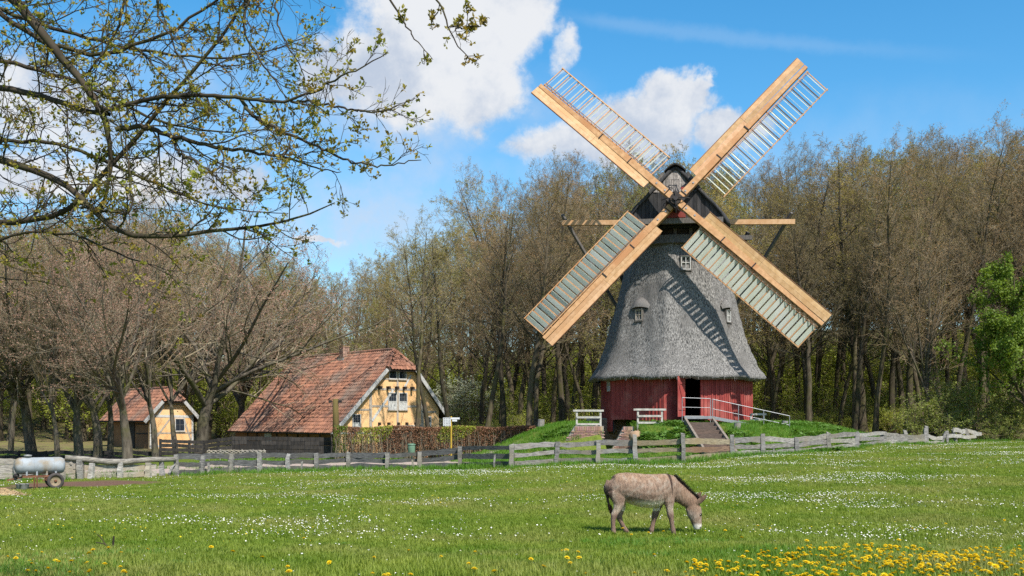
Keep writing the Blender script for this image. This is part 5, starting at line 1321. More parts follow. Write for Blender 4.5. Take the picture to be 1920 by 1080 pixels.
# spreading trees on the left
for i, (px, D, top, vi, tilt, lab) in enumerate(((240, 54, 335, 0, (0, 0), 'stout grey-barked tree forking low behind the log gate'), (291, 60, 325, 2, (0, .06), 'leaning bare tree with one low side limb beside the barn gable'),
        (377, 66, 350, 1, (0, 0), 'wide low-forking bare tree before the dark board fence'), (150, 58, 345, 0, (0, -.06), 'bare spreading tree with leaning trunk right of the water tank'),
        (206, 64, 330, 2, (0, 0), 'straight mossy-trunked bare tree in front of the barn door'), (62, 62, 360, 1, (0, .03), 'bare spreading tree with double trunk behind the water tank'),
        (-60, 60, 360, 0, (0, 0), 'bare spreading tree at the left end of the plank fence'), (455, 84, 425, 0, (0, 0), 'pinkish bare spreading tree rising behind the farmhouse roof'), (20, 72, 380, 2, (0, 0), 'bare tree with slim trunk behind the yard fence'), (330, 86, 370, 1, (0, 0), 'pink-budded spreading tree rising behind the small barn'), (183, 60, 365, 0, (0, .03), 'bare spreading tree hiding the left end of the small barn'), (330, 69, 350, 2, (0, -.05), 'slim bare tree standing before the barn gable'), (108, 56, 380, 2, (0, .02), 'slim bare tree beside the right end of the water tank'))):
    x = (px - 960) / FPX * D; H = CAMZ + (HORIZON - top) / FPX * D - gzf(x, D)
    place_tree(PROTO['pink'][vi], 'spreading_tree', x, D, H, [.4, 2.2, 1.2, 1.1, 3.0, 5.2, 2.6, .9, 4.4, 1.9, 5.0, .3, 2.0][i], lab, None, tilt=tilt, wide=[1.1, .9, 1.3, 1.0, .85, 1.1, 1.1, 1.2, .8, 1.2, 1.0, .8, .8][i])
# leafy tree at the right edge
x = (1935 - 960) / FPX * 62; place_tree(PROTO['leafy'][0], 'leafy_tree', x, 62, 11.0, .5, 'fresh green leafy tree at the right end of the fence', None)
x = (2090 - 960) / FPX * 66; place_tree(PROTO['leafy'][0], 'leafy_tree', x, 66, 13.5, 2.5, 'second taller fresh green tree behind the leafy tree at the fence end', None)
# bushes
def bush(px, D, h, kind, vi, lab, grp, wide=1.0):
    x = (px - 960) / FPX * D
    place_tree(PROTO[kind][vi], 'shrub' if kind == 'bush' else 'blossom_shrub', x, D, h, rt.uniform(0, 6.28), lab, grp, cat='shrub', wide=wide)
for (px, D, h) in ((1705, 64, 3.4), (1745, 65, 4.6), (1790, 66, 5.2), (1835, 64, 4.2), (1875, 65.5, 4.0), (1915, 64.5, 3.6), (1960, 66, 4.5), (1770, 63, 2.8), (1860, 63.2, 2.2)):
    bush(px, D, h, 'bush', 0, 'dull green bush in the thicket at the right end of the fence', 'bushes of the thicket', 1.25)
for (px, D, h, w) in ((868, 86, 6.0, 1.2), (900, 88, 5.0, 1.2), (845, 90, 5.6, 1.0)):
    bush(px, D, h, 'blossom', 0, 'pale blossoming shrub among the trunks right of the farmhouse', 'blossoming shrubs', w)
for i in range(130):
    px = -150 + i * 17.6 + rt.uniform(-12, 12); D = rt.uniform(84, 125)
    if px < 880: D += 8
    bush(px, D, rt.uniform(2.6, 5.0) + (D - 84) * .10, 'bush', 1, 'bright spring-green undergrowth shrub ' + depth(D) + ' ' + area(px), 'green undergrowth ' + depth(D) + ' ' + area(px), 1.5)
for i in range(60):
    px = 905 + i * 19 + rt.uniform(-9, 9)
    if px < 1130 or px > 1400: bush(px, rt.uniform(73.5, 83), rt.uniform(1.0, 3.0), 'bush', 1, 'low spring-green shrub at the trunk feet ' + area(px), 'low green shrubs ' + area(px), 1.4)
for i in range(46):
    px = 880 + i * 27 + rt.uniform(-12, 12); bush(px, rt.uniform(78, 100), rt.uniform(1.8, 4.6), 'bush', 0, 'dull twiggy shrub between the trunks ' + area(px), 'twiggy shrubs ' + area(px), 1.3)
# ------------------------------------------------------------------ beech hedge
rh = np.random.default_rng(55)
h0, h1 = P(628, 0, 60.2).x, P(1003, 0, 60.2).x; hy = 60.2
hd = thing('beech_hedge', ((h0 + h1) / 2, hy, -.25), 'clipped beech hedge with brown winter leaves in front of the farmhouse', 'hedge')
n = 26000; x = rh.uniform(h0, h1, n); dep = rh.beta(.7, 1.6, n) * .9; zt = 1.58 + .05 * np.sin(x * 1.7)
gb = gz(x, np.full(n, hy)); z = gb + (zt - gb) * rh.beta(1.35, 1.0, n)
topm = rh.uniform(size=n) < .18; z = np.where(topm, zt - rh.exponential(.05, n), z)
c = np.stack([x, hy - .42 + dep + rh.normal(0, .05, n), z], -1)
gr = (vnoise(x, z * 1.5, 1.6, 4) > .32) | (x < h0 + .75); gr &= rh.uniform(size=n) < .75
lv, lf = leaves(rh, c, .085, 0, .65)
me = mesh_np('foliage', lv, [lf], [M['leaf_beech'], M['leaf_green'], M['leaf_spring']], np.where(gr, np.where(x < h0 + .9, 1, 2), 0)); o = link('foliage', me, hd); o['kind'] = 'stuff'
ns_ = 420; xs_ = rh.uniform(h0, h1, ns_); ys_ = hy - .2 + rh.normal(0, .15, ns_)
g = grow(rh, np.stack([xs_, ys_, gz(xs_, ys_) - .05], -1), np.tile([0, 0, 1.0], (ns_, 1)), np.maximum(.3, 1.5 - gz(xs_, ys_)) * rh.uniform(.7, 1.0, ns_), np.full(ns_, .02), np.full(ns_, .008), 5, .08, .1)
sv, sf = tubes([(g[0], g[1], 4)]); o = link('stems', mesh_np('stems', sv, [sf], [M['twig_grey']]), hd); o['kind'] = 'stuff'

# ------------------------------------------------------------------ oak overhanging from the left
ro = np.random.default_rng(909)
oak = thing('overhanging_oak', (-7.6, 8.2, gzf(-7.6, 8.2)), 'overhanging tree limbs with small unfolding leaves against the sky', 'tree')
def pl(pts): return [P(px, py, D) for px, py, D in pts]
TR = [Vector((-7.6, 8.2, .2)), Vector((-7.55, 8.2, 2.0)), Vector((-7.4, 8.1, 4.0)), Vector((-7.1, 8.1, 6.5)), Vector((-6.9, 8.0, 9.0))]
q = MB(); q.tube(TR, [.42, .34, .30, .25, .16], 14); q.build('trunk', M['bark'], oak, smooth=True)
limbs = [  # (points from the trunk on, start radius, end radius)
    ([(-930, 150, 8.1), (-500, -150, 7.6), (-150, -160, 7.3), (30, 0, 7.1), (62, 42, 7.1), (120, 110, 7.0), (165, 160, 7.0), (186, 195, 7.0), (190, 215, 7.0), (205, 236, 7.0), (216, 243, 7.0), (217, 275, 7.05), (213, 305, 7.1), (195, 350, 7.1), (188, 400, 7.2)], .10, .008),
    ([(188, 206, 7.0), (225, 205, 6.95), (255, 190, 6.9), (285, 182, 6.85), (350, 178, 6.8), (420, 180, 6.7), (500, 192, 6.6), (550, 188, 6.6), (600, 165, 6.5), (650, 140, 6.4), (700, 118, 6.4), (728, 98, 6.4)], .021, .003),
    ([(452, 186, 6.7), (478, 222, 6.6), (540, 252, 6.6), (600, 278, 6.5), (650, 302, 6.5), (700, 312, 6.4), (750, 306, 6.4), (790, 300, 6.4)], .014, .003),
    ([(545, 190, 6.6), (590, 193, 6.6), (650, 203, 6.6), (700, 212, 6.5), (740, 203, 6.5), (778, 184, 6.5)], .010, .003),
    ([(216, 243, 7.0), (250, 236, 7.0), (285, 240, 7.0), (330, 258, 6.9), (400, 275, 6.9), (470, 284, 6.8), (540, 296, 6.8), (600, 318, 6.7), (640, 322, 6.7)], .021, .003),
    ([(-930, 420, 8.1), (-400, 200, 7.8), (-100, 158, 7.5), (0, 163, 7.4), (60, 175, 7.3), (110, 187, 7.2), (160, 212, 7.1), (205, 214, 7.0)], .055, .016),
    ([(-930, 500, 8.1), (-400, 330, 7.8), (-80, 285, 7.5), (0, 292, 7.4), (40, 311, 7.3), (75, 331, 7.3), (118, 322, 7.2), (128, 345, 7.2), (160, 380, 7.1), (190, 420, 7.0), (235, 444, 7.0), (290, 455, 6.9), (350, 436, 6.9), (430, 429, 6.8), (500, 432, 6.8), (550, 420, 6.7), (590, 392, 6.7), (628, 380, 6.7)], .06, .004),
    ([(322, 262, 6.9), (332, 285, 6.9), (372, 306, 6.8), (410, 335, 6.8), (455, 380, 6.7), (480, 372, 6.7)], .012, .003),
    ([(-930, 560, 8.1), (-300, 450, 7.8), (0, 418, 7.5), (60, 415, 7.4), (110, 408, 7.3), (150, 385, 7.2), (190, 330, 7.2), (250, 262, 7.2), (330, 170, 7.1), (440, 40, 7.0), (500, -60, 7.0)], .045, .008),
    ([(180, 395, 7.1), (240, 400, 7.0), (250, 385, 7.0), (240, 300, 7.0), (232, 245, 7.0)], .010, .006),
    ([(-500, -300, 7.7), (-100, -100, 7.6), (0, 30, 7.5), (40, 55, 7.4), (110, 92, 7.4), (200, 105, 7.3), (330, 55, 7.2), (430, -20, 7.1)], .035, .008),
    ([(300, -160, 7.0), (298, -10, 6.9), (295, 30, 6.9), (312, 52, 6.8), (330, 95, 6.8), (345, 120, 6.8), (360, 160, 6.7)], .012, .003),
    ([(640, -260, 6.8), (705, -60, 6.7), (732, 5, 6.7), (760, 45, 6.7), (784, 84, 6.6), (812, 112, 6.6)], .016, .002),
    ([(760, -260, 6.8), (805, -60, 6.7), (820, 0, 6.7), (838, 38, 6.6), (846, 66, 6.6), (860, 95, 6.6), (885, 112, 6.6), (908, 103, 6.6)], .014, .002),
    ([(842, 50, 6.6), (870, 52, 6.6), (900, 48, 6.6), (918, 35, 6.6)], .006, .002),
    ([(500, -200, 7.0), (520, -40, 6.9), (516, 20, 6.9), (528, 60, 6.8), (560, 120, 6.8), (572, 150, 6.8)], .012, .003),
    ([(200, -200, 7.2), (240, -40, 7.1), (220, 60, 7.1), (170, 130, 7.1), (120, 170, 7.2), (60, 150, 7.3)], .016, .004),
    ([(420, -200, 7.2), (470, -30, 7.1), (455, 60, 7.0), (500, 130, 6.9), (540, 185, 6.8)], .014, .004),
    ([(-700, 700, 8.0), (-300, 560, 7.6), (-60, 470, 7.4), (60, 430, 7.3), (140, 440, 7.2), (220, 476, 7.1), (300, 500, 7.0), (330, 520, 7.0)], .028, .003),
    ([(-400, 120, 8.6), (0, 110, 8.4), (140, 150, 8.3), (300, 230, 8.2), (420, 250, 8.1), (520, 240, 8.0)], .03, .003),
    ([(-300, -100, 8.8), (60, 40, 8.6), (230, 90, 8.5), (380, 110, 8.4), (500, 100, 8.3), (600, 60, 8.2)], .028, .003),
    ([(-300, 300, 8.8), (0, 260, 8.6), (120, 270, 8.5), (260, 330, 8.4), (400, 390, 8.3), (540, 400, 8.2)], .026, .003)]
def smooth_poly(pts, n):
    p = np.array([tuple(v) for v in pts]); d = np.concatenate([[0], np.cumsum(np.linalg.norm(np.diff(p, axis=0), axis=1))])
    t = np.linspace(0, d[-1], n); o = np.stack([np.interp(t, d, p[:, k]) for k in range(3)], -1)
    for _ in range(2): o[1:-1] = .5 * o[1:-1] + .25 * (o[:-2] + o[2:])
    return o
NL = 40; lp_, lr_ = [], []
for pts, ra, rb in limbs:
    o = smooth_poly(pl(pts), NL); o[1:-1] += ro.normal(0, .006, (NL - 2, 3)); lp_.append(o); lr_.append((np.linspace(1, 0, NL) ** .8 * (ra - rb) + rb) * .84)
lp_ = np.stack(lp_); lr_ = np.stack(lr_)
for i in range(len(limbs)):
    v, f = tubes([(lp_[i:i + 1], lr_[i:i + 1], 8)]); link('limb', mesh_np('limb', v, [f], [M['twig_dark']], smooth=True), oak)
ldir = nrm_(np.gradient(lp_, axis=1)); LL = np.full(len(limbs), 1.0)
# twigs start only on the part of each limb that comes into view
seen = np.array([[(pt[0] / pt[1] * FPX + 960) > -160 and (HORIZON - (pt[2] - CAMZ) / pt[1] * FPX) > -170 for pt in lpi] for lpi in lp_])
t0s = np.array([(np.argmax(s) / NL) if s.any() else .8 for s in seen])
Pl, Dl, Ll, Rl = [], [], [], []
for i in range(len(limbs)):
    length = np.linalg.norm(np.diff(lp_[i], axis=0), axis=1)[int(t0s[i] * NL):].sum()
    n = max(4, int(length * 7.5)) if i not in (12, 13, 14) else (3 if i == 12 else 7)
    a = spawn(ro, lp_[i:i + 1], lr_[i:i + 1], ldir[i:i + 1], np.array([.55 if i not in (1, 2, 3, 12, 13, 14) else .34 if i < 12 else .16]), n, min(.93, t0s[i] + .02), .99, 48, 16, 1.0, .45, .5, .45)
    for lst, v in zip((Pl, Dl, Ll, Rl), a): lst.append(v)
p, d, ln, r = [np.concatenate(v) for v in (Pl, Dl, Ll, Rl)]
k = ~((p[:, 0] / p[:, 1] * FPX + 960 > 700) & (ro.uniform(size=len(p)) < .5)); p, d, ln, r = p[k], d[k], ln[k], r[k]
r = np.clip(r, .0028, .006)
ga = grow(ro, p, d, ln, r, r * .5, 8, .16, .03)
b = spawn(ro, ga[0], ga[1], ga[2], ln, 6, .12, 1.0, 45, 15, .45, .35, .7, .4); rb_ = np.clip(b[3], .0018, .0032)
gb_ = grow(ro, b[0], b[1], b[2], rb_, rb_ * .6, 5, .16, .04)
c = spawn(ro, gb_[0], gb_[1], gb_[2], b[2], 3, .2, 1.0, 45, 15, .5, .2, .8, .4); rc = np.clip(c[3], .0014, .0024)
gc = grow(ro, c[0], c[1], c[2], rc, rc * .7, 3, .15, .05)
v, f = tubes([(ga[0], ga[1], 5), (gb_[0], gb_[1], 4), (gc[0], gc[1], 3)])
link('twigs', mesh_np('twigs', v, [f], [M['twig_dark']], smooth=True), oak)['kind'] = 'stuff'
tips = np.concatenate([gc[0][:, -1], gb_[0][:, -1], ga[0][:, -1], ga[0][:, 5]]); k = ro.uniform(size=len(tips)) < .46; tips = tips[k]
pxs = tips[:, 0] / tips[:, 1] * FPX + 960
rep = np.repeat(tips, 5, axis=0); rep = rep + ro.normal(0, .006, rep.shape); up_b = np.tile([0, 0, .5], (len(rep), 1))
lv, lf = leaves(ro, rep, .028, 0, .62, up_b)
link('young_leaves', mesh_np('young_leaves', lv, [lf], [M['leaf_oak']]), oak)['kind'] = 'stuff'
# ------------------------------------------------------------------ donkey
dk_x, dk_y = (1214 - 960) / FPX * 19.0, 19.0
dz = gzf(dk_x, dk_y)
don = thing('donkey', (dk_x, dk_y, dz), 'brown-grey donkey with dark shoulder stripe grazing in the meadow', 'donkey')
K = .00141
def dp_(zx, zy, y=0.0): return Vector(((zx - 750) * K, y, (958 - zy) * K))
body = MB()
def loft(sec, n=18):
    """sec: (zx, zy, y, half height in the picture plane, half depth)"""
    c = [dp_(a, b, y) for a, b, y, _, _ in sec]; vs = []; fs = []
    for i, s in enumerate(sec):
        t = (c[min(i + 1, len(c) - 1)] - c[max(i - 1, 0)]); t.y = 0; t.normalize(); u = Vector((-t.z, 0, t.x)); w = Vector((0, 1, 0))
        for k in range(n):
            a = 2 * math.pi * k / n; vs.append(c[i] + u * math.cos(a) * s[3] + w * math.sin(a) * s[4])
    for i in range(len(sec) - 1):
        for k in range(n): fs.append((i * n + k, i * n + (k + 1) % n, (i + 1) * n + (k + 1) % n, (i + 1) * n + k))
    fs += [tuple(range(n - 1, -1, -1)), tuple((len(sec) - 1) * n + k for k in range(n))]
    body.add(vs, fs)
tr = [(222, 255, 345, .06), (245, 225, 440, .15), (300, 196, 500, .21), (370, 175, 520, .245), (450, 166, 535, .26), (560, 172, 568, .275), (680, 186, 606, .29), (780, 190, 622, .285), (860, 189, 606, .265), (940, 184, 575, .235), (1010, 186, 555, .205), (1070, 215, 548, .17), (1110, 262, 520, .13)]
loft([(a, (t + b) / 2, 0, (b - t) / 2 * K, w) for a, t, b, w in tr])
loft([(985, 360, 0, .22, .15), (1060, 385, 0, .215, .135), (1130, 420, 0, .18, .115), (1210, 470, 0, .155, .10), (1285, 525, -.005, .14, .09), (1340, 570, -.01, .13, .085), (1385, 600, -.015, .09, .08)])
loft([(1372, 520, -.01, .05, .05), (1352, 570, -.01, .115, .085), (1352, 640, -.02, .145, .095), (1362, 700, -.025, .138, .092), (1378, 760, -.03, .11, .078), (1390, 815, -.03, .092, .066), (1398, 860, -.03, .082, .064), (1402, 895, -.03, .06, .05)])
def limb(sec): loft([(a, b, y, r * (1.16 if b > 640 else 1.0), r * w * (1.16 if b > 640 else 1.0)) for a, b, y, r, w in sec], 12)
limb([(310, 380, -.12, .16, .6), (345, 480, -.135, .135, .65), (350, 560, -.14, .098, .7), (325, 630, -.14, .068, .75), (290, 695, -.14, .052, .85), (278, 760, -.14, .038, .95), (279, 840, -.14, .034, .95), (284, 895, -.14, .040, .95), (291, 925, -.14, .036, 1), (298, 950, -.14, .047, .95), (302, 962, -.14, .052, .95)])
limb([(380, 420, .12, .16, .6), (425, 530, .135, .11, .65), (435, 610, .135, .082, .7), (412, 690, .135, .058, .8), (405, 735, .135, .048, .9), (432, 800, .135, .036, 1), (470, 870, .135, .034, 1), (495, 910, .135, .040, 1), (512, 935, .135, .036, 1), (520, 955, .135, .046, 1), (522, 964, .135, .05, 1)])
limb([(990, 430, -.11, .15, .55), (1008, 540, -.125, .095, .7), (1012, 620, -.125, .066, .8), (1022, 700, -.125, .055, .9), (1034, 760, -.125, .038, 1), (1048, 840, -.125, .034, 1), (1058, 895, -.125, .040, 1), (1064, 925, -.125, .036, 1), (1072, 950, -.125, .046, 1), (1074, 962, -.125, .05, 1)])
limb([(960, 460, .11, .13, .55), (915, 590, .12, .08, .75), (890, 660, .12, .06, .85), (872, 725, .12, .053, .9), (856, 790, .12, .036, 1), (838, 865, .12, .034, 1), (828, 905, .12, .040, 1), (826, 930, .12, .036, 1), (820, 952, .12, .046, 1), (820, 963, .12, .05, 1)])
limb([(245, 265, 0, .045, .9), (220, 320, -.01, .036, .9), (218, 420, -.02, .028, .9), (232, 520, -.03, .024, .9), (250, 590, -.03, .02, .9)])
for (sec) in ([(1378, 570, -.085, .034, .7), (1415, 532, -.10, .056, .5), (1458, 492, -.11, .05, .45), (1502, 450, -.115, .014, .6)], [(1378, 555, .05, .03, .7), (1415, 505, .06, .052, .5), (1448, 462, .065, .046, .45), (1472, 425, .068, .013, .6)]):
    loft([(a, b, y, r, r * w) for a, b, y, r, w in sec], 10)
tmp = body.mesh('donkey_form', M['stem_green']); to = bpy.data.objects.new('donkey_form', tmp); COL.objects.link(to)
rm = to.modifiers.new('remesh', 'REMESH'); rm.mode = 'VOXEL'; rm.voxel_size = .013
smo = to.modifiers.new('smooth', 'SMOOTH'); smo.factor = .5; smo.iterations = 5
bpy.context.view_layer.update()
ev_ = to.evaluated_get(bpy.context.evaluated_depsgraph_get()); me = bpy.data.meshes.new_from_object(ev_)
COL.objects.unlink(to); bpy.data.objects.remove(to)
nv = len(me.vertices); co = np.empty(nv * 3, np.float32); me.vertices.foreach_get('co', co); co = co.reshape(-1, 3)
no = np.empty(nv * 3, np.float32); me.vertices.foreach_get('normal', no); no = no.reshape(-1, 3)
rd = np.random.default_rng(31)
ZX = co[:, 0] / K + 750; ZY = 958 - co[:, 2] / K
def blob(a, b, ra, rb): return np.clip(1.25 - np.hypot((ZX - a) / ra, (ZY - b) / rb), 0, 1)
def lerp(c, d, t): return c * (1 - t[:, None]) + np.array(d)[None, :] * t[:, None]
col = np.tile([.27, .195, .15], (nv, 1)).astype(float)
nz = (np.sin(ZX * .031 + 3 * np.sin(ZY * .017)) * np.sin(ZY * .027 + 2 * np.sin(ZX * .013)) + np.sin(ZX * .11) * np.sin(ZY * .09 + co[:, 1] * 30) * .5)
col = lerp(col, (.33, .225, .155), sstep(330, 200, ZY) * (ZX < 1080)); col = lerp(col, (.36, .31, .26), np.clip(nz, 0, 1) * .6)
col = lerp(col, (.17, .115, .09), np.clip(-nz, 0, 1) * .3)
belly = sstep(480, 560, ZY) * (ZX > 440) * (ZX < 930) * (ZY < 660); col = lerp(col, (.85, .78, .62), belly)
col = lerp(col, (.16, .105, .08), blob(580, 470, 110, 70) * .4)
legs = sstep(640, 720, ZY) * (ZX < 1130); col = lerp(col, (.20, .135, .11), legs * .8)
col = lerp(col, (.48, .41, .33), sstep(520, 600, ZY) * sstep(700, 620, ZY) * ((ZX < 430) | ((ZX > 980) & (ZX < 1090))) * .7)
col = lerp(col, (.05, .032, .028), sstep(900, 945, ZY) * (ZX < 1130))
col = lerp(col, (.22, .145, .10), sstep(1100, 1200, ZX) * sstep(700, 600, ZY) * .7)
col = lerp(col, (.20, .13, .095), blob(1300, 560, 80, 70) * .7)
col = lerp(col, (.34, .29, .25), blob(1300, 720, 70, 70) * .8)
col = lerp(col, (.72, .70, .66), sstep(805, 850, ZY) * (ZX > 1200)); col = lerp(col, (.05, .04, .035), blob(1318, 830, 40, 45) * .8)
col = lerp(col, (.07, .045, .035), blob(1435, 708, 34, 22))
w = np.interp(ZY, [150, 330, 470], [26, 13, 2]); stripe = np.clip(1.4 - np.abs(ZX - np.interp(ZY, [180, 420], [1012, 1036])) / w, 0, 1) * (ZY < 450); col = lerp(col, (.045, .03, .027), stripe)
col = lerp(col, (.06, .04, .032), sstep(300, 240, ZX) * sstep(300, 360, ZY) * (ZY < 600) * (ZX < 262) * .8)
col = lerp(col, (.10, .065, .05), ((ZX > 1405) & (ZY < 545)) * sstep(1400, 1430, ZX) * .8)
M['donkey_coat'] = mat('donkey_coat', (1.42, 1.36, 1.28), (.95, .9, .85), 14, (2.2, 1, .35), .9, .8, 34, attr=True, spec=.1)
me.materials.clear(); me.materials.append(M['donkey_coat'])
a = me.color_attributes.new('tint', 'FLOAT_COLOR', 'POINT'); cc = np.ones((nv, 4), np.float32); cc[:, :3] = col; a.data.foreach_set('color', cc.ravel())
me.polygons.foreach_set('use_smooth', [True] * len(me.polygons))
don.rotation_euler = (0, 0, R_(9))
link('body', me, don, True)
# coat of short hairs
pick = rd.integers(0, nv, 9000); p = co[pick] + rd.normal(0, .004, (9000, 3)); nn3 = no[pick]
flow = np.stack([-.35 * np.ones(len(p)), np.zeros(len(p)), -.9 * np.ones(len(p))], -1) + rd.normal(0, .3, (len(p), 3)); flow = flow - (flow * nn3).sum(-1, keepdims=True) * nn3 * .92; flow = nrm_(flow + nn3 * .13)
legm = (ZY[pick] > 640); ln = rd.uniform(.02, .055, (len(p), 1)) * np.where(legm | (ZX[pick] > 1250), .5, 1.0)[:, None]
sd2 = nrm_(np.cross(flow, nn3)) * .0026
V = np.stack([p - sd2, p + sd2, p + flow * ln], 1).reshape(-1, 3); hc = np.repeat(col[pick] * rd.uniform(.88, 1.14, (len(p), 1)), 3, axis=0)
o = link('coat', mesh_np('coat', V, [np.arange(len(V)).reshape(-1, 3)], [M['donkey_coat']], cols=hc), don, True); o['kind'] = 'stuff'
# mane
V = []; cl = []
mp_ = [(1085, 228), (1130, 262), (1190, 312), (1250, 372), (1310, 432), (1360, 482), (1395, 512)]
for i in range(2600):
    t = rd.uniform(0, len(mp_) - 1.001); i0 = int(t); f = t - i0
    zx = mp_[i0][0] * (1 - f) + mp_[i0 + 1][0] * f; zy = mp_[i0][1] * (1 - f) + mp_[i0 + 1][1] * f
    b = dp_(zx - 8, zy + 22, rd.normal(0, .018)); d = Vector((.55 + rd.normal(0, .25), rd.normal(0, .25) - .15, .75)).normalized() * rd.uniform(.06, .125); s = Vector((.0035, .003, -.002))
    V += [b - s, b + s, b + d]; t2 = rd.uniform(.6, 1.5); cl += [(.032 * t2, .026 * t2, .026 * t2)] * 3
link('mane', mesh_np('mane', V, [np.arange(len(V)).reshape(-1, 3)], [M['donkey_coat']], cols=np.array(cl)), don, True)
V = []; cl = []
for i in range(700):
    t = rd.uniform(0, 1); b = dp_(242 + 30 * t, 560 + 70 * t, -.03 + rd.normal(0, .012)) + Vector((rd.normal(0, .012), 0, 0)); d = Vector((.22 + rd.normal(0, .12), rd.normal(0, .08), -1)).normalized() * rd.uniform(.07, .14); s = Vector((.003, .002, 0))
    V += [b - s, b + s, b + d]; t2 = rd.uniform(.6, 1.4); cl += [(.15 * t2, .075 * t2, .05 * t2)] * 3
link('tail_tuft', mesh_np('tail_tuft', V, [np.arange(len(V)).reshape(-1, 3)], [M['donkey_coat']], cols=np.array(cl)), don, True)
M['eye_dark'] = mat('eye_dark', (.01, .008, .007), (.015, .01, .01), 3, rough=.15, spec=.6)
q = MB(); c = dp_(1432, 706, -.095); q.lathe(c, [(.004, -.016), (.014, -.009), (.017, 0), (.014, .009), (.004, .016)], 12); q.build('eye', M['eye_dark'], don, smooth=True, local=True)
q = MB(); c = dp_(1425, 868, -.085); q.lathe(c, [(.003, -.014), (.010, -.007), (.011, 0), (.010, .007), (.003, .014)], 10); q.build('nostril', M['eye_dark'], don, smooth=True, local=True)
# ------------------------------------------------------------------ dandelions in the foreground
def dandelion_mesh(seed):
    r = np.random.default_rng(seed); V = []; F = []; mi = []; h = .105
    for ringr, rz, n in ((.027, .0, 13), (.020, .009, 11), (.011, .014, 8)):
        for i in range(n):
            a = 6.283 * (i + r.uniform(-.2, .2)) / n; w = 3.1416 / n * 1.15; k = len(V)
            V += [(0, 0, h - .004), (ringr * math.cos(a - w), ringr * math.sin(a - w), h + rz), (ringr * 1.12 * math.cos(a), ringr * 1.12 * math.sin(a), h + rz - .001), (ringr * math.cos(a + w), ringr * math.sin(a + w), h + rz)]
            F.append((k, k + 1, k + 2, k + 3)); mi.append(0)
    k = len(V)
    for zz, rr_ in ((-.02, .003), (h - .012, .003), (h - .003, .010)):
        for i in range(5): a = 1.2566 * i; V.append((rr_ * math.cos(a) + .01 * zz, rr_ * math.sin(a), zz))
    for j in range(2):
        for i in range(5): F.append((k + j * 5 + i, k + j * 5 + (i + 1) % 5, k + j * 5 + 5 + (i + 1) % 5, k + j * 5 + 5 + i)); mi.append(1)
    return mesh_np('dandelion', V, [np.array(F)], [M['petal_yellow'], M['stem_green']], mi)
dms = [dandelion_mesh(s) for s in (1, 2, 3)]
rdn = np.random.default_rng(66)
def dand(px, py, lab='yellow dandelion in the dense foreground drift of dandelions', grp='dense drift of dandelions'):
    D = 15.0
    for _ in range(30):
        x = (px - 960) / FPX * D; D = .5 * D + .5 * (CAMZ - gzf(x, D) - .08) * FPX / (py - HORIZON)
    x = (px - 960) / FPX * D
    o = bpy.data.objects.new('dandelion', dms[rdn.integers(0, 3)]); COL.objects.link(o); o.location = (x, D, gzf(x, D)); s = rdn.uniform(.75, 1.3); o.scale = (s, s, rdn.uniform(.8, 1.2)); o.rotation_euler = (rdn.normal(.18, .16), rdn.normal(0, .16), rdn.uniform(0, 6.28))
    set_props(o, lab, 'dandelion', grp)
n = 0
while n < 224:
    px = rdn.uniform(1290, 1930); py = rdn.uniform(1018, 1084)
    line = np.interp(px, [1290, 1400, 1480, 1600, 1700, 1780, 1850, 1930], [1058, 1040, 1030, 1021, 1026, 1040, 1026, 1024])
    if py < line: continue
    if rdn.uniform() > np.interp(px, [1290, 1420, 1600, 1800, 1930], [.25, .45, 1, .9, .8]) * np.interp(py - line, [0, 18, 40, 60], [1, .8, .4, .35]) : continue
    dand(px, py); n += 1
for i in range(24): dand(rdn.uniform(-10, 230), rdn.uniform(1032, 1082), 'yellow dandelion in the loose patch round the dead branch', 'loose dandelions round the dead branch')
for i in range(34): dand(rdn.uniform(200, 1300), 1012 + 68 * rdn.uniform() ** .7, 'single yellow dandelion scattered in plain foreground grass', 'scattered dandelions')
for i in range(18): dand(rdn.uniform(1080, 1920), rdn.uniform(975, 1025), 'single yellow dandelion standing among the white daisies', 'dandelions among the daisies')

# ------------------------------------------------------------------ broad-leaved weeds in the grass
def weed_mesh(seed):
    r = np.random.default_rng(seed); V = []; F = []
    for i in range(11):
        a = 6.283 * i / 11 + r.normal(0, .2); L = r.uniform(.09, .17); el = r.uniform(.3, 1.1); w = r.uniform(.022, .034); k = len(V)
        dx, dy = math.cos(a), math.sin(a); tx, ty = -dy, dx
        for t, ww in ((0, .25), (.3, .8), (.6, 1.0), (.85, .6), (1.0, .05)):
            rr_ = L * t * math.cos(el * (1 - .5 * t)); zz = L * t * math.sin(el * (1 - .5 * t)) - .3 * L * t * t * .5
            V += [(dx * rr_ - tx * w * ww, dy * rr_ - ty * w * ww, zz + .006), (dx * rr_, dy * rr_, zz), (dx * rr_ + tx * w * ww, dy * rr_ + ty * w * ww, zz + .006)]
        for j in range(4):
            b = k + j * 3; F += [(b, b + 1, b + 4, b + 3), (b + 1, b + 2, b + 5, b + 4)]
    return mesh_np('weed', V, [np.array(F)], [M['weed_leaf']], smooth=True)
M['weed_leaf'] = mat('weed_leaf', (.10, .22, .03), (.16, .28, .05), 6, rough=.5, trans=.3)
wms = [weed_mesh(s) for s in (1, 2)]
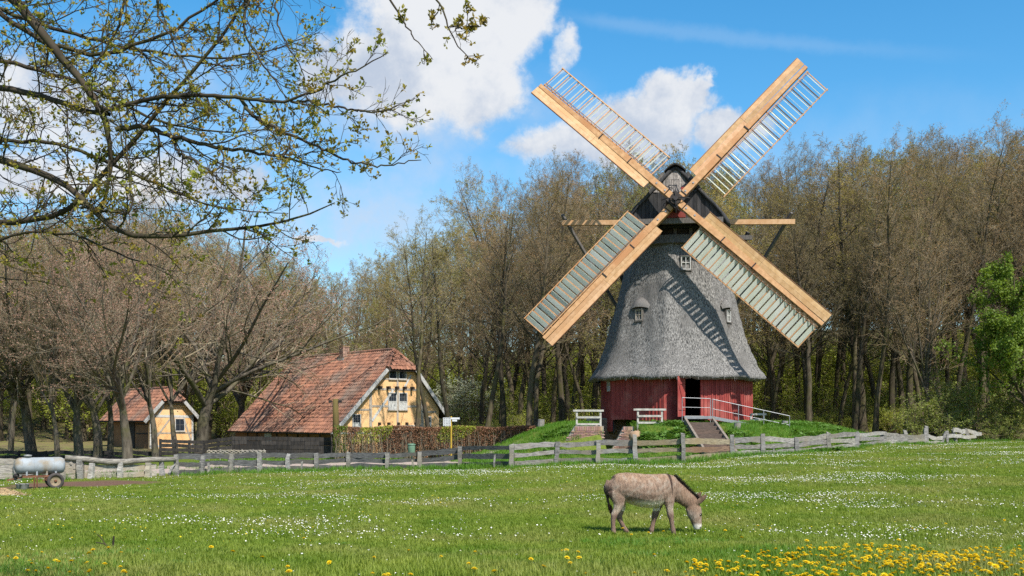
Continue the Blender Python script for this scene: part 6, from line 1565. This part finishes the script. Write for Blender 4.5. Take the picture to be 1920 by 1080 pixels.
for i, (px, py) in enumerate(((1012, 1010), (1030, 1013), (330, 1052), (352, 1056), (300, 1060), (560, 1040), (760, 1062), (880, 1050), (470, 1068), (1745, 994), (1760, 997), (1120, 1052), (90, 1066), (640, 1020), (1560, 1062))):
    D = 15.0
    for _ in range(30): x = (px - 960) / FPX * D; D = .5 * D + .5 * (CAMZ - gzf(x, D) - .04) * FPX / (py - HORIZON)
    x = (px - 960) / FPX * D
    o = bpy.data.objects.new('weed_clump', wms[i % 2]); COL.objects.link(o); o.location = (x, D, gzf(x, D)); o.rotation_euler = (0, 0, i * 1.3); sx = .8 + .1 * (i % 5); o.scale = (sx, sx, sx)
    set_props(o, 'dark green broad-leaved weed rosette in the foreground grass', 'weed', 'broad-leaved weeds in the foreground')

# the rest of the dandelion drift, too many to count
rc_ = np.random.default_rng(88); X = []; Y = []
while len(X) < 330:
    px = rc_.uniform(1240, 1960); py = rc_.uniform(1016, 1090)
    line = np.interp(px, [1240, 1400, 1480, 1600, 1700, 1780, 1850, 1930], [1062, 1040, 1030, 1021, 1026, 1036, 1026, 1024])
    if py < line or rc_.uniform() > np.interp(px, [1240, 1420, 1600, 1800, 1930], [.2, .5, 1, .95, .9]) * np.interp(py - line, [0, 18, 40, 60], [1, .85, .5, .5]): continue
    D = 13.0
    for _ in range(14): x = (px - 960) / FPX * D; D = .5 * D + .5 * (CAMZ - gzf(x, D) - .08) * FPX / (py - HORIZON)
    X.append((px - 960) / FPX * D); Y.append(D)
X = np.array(X); Y = np.array(Y); n = len(X); sc3 = rc_.uniform(.7, 1.25, n)
dm = dms[0]; vv = np.array([tuple(v.co) for v in dm.vertices]); ff = np.array([tuple(p_.vertices) for p_ in dm.polygons]); mm_ = [p_.material_index for p_ in dm.polygons]
scatter('dandelion_drift', (vv, [ff], mm_), np.stack([X, Y, gz(X, Y)], -1), np.stack([rc_.normal(.15, .18, n), rc_.normal(0, .18, n), rc_.uniform(0, 6, n)], -1), np.stack([sc3, sc3, rc_.uniform(.8, 1.2, n)], -1), [M['petal_yellow'], M['stem_green']], 'dense golden drift of small dandelions in the foreground grass', 'dandelions')
# leafy ground cover on the bank of the mill
xm = rc_.uniform(1.5, 17, 5200); ym = rc_.uniform(47, 57, 5200); rr2 = np.hypot(xm - MILL[0], ym - MILL[1])
km = (rr2 < 12.2) & (rr2 > 4.7) & (vnoise(xm, ym, 1.3, 71) > .0) & ~((xm > 8.5) & (xm < 10.4) & (ym < 54)) & ~((xm > 4.4) & (xm < 6.2) & (ym > 53)); xm, ym = xm[km], ym[km]; n = len(xm)
wv = np.array([tuple(v.co) for v in wms[0].vertices]); wf = np.array([tuple(p_.vertices) for p_ in wms[0].polygons]); sm_ = rc_.uniform(.9, 2.1, n)
scatter('bank_ground_cover', (wv, [wf], None), np.stack([xm, ym, gz(xm, ym) + .04], -1), np.stack([rc_.normal(0, .25, n), rc_.normal(0, .25, n), rc_.uniform(0, 6, n)], -1), np.stack([sm_, sm_, sm_ * 1.3], -1), [M['weed_leaf']], 'leafy weeds covering the bank in front of the mill', 'weeds')
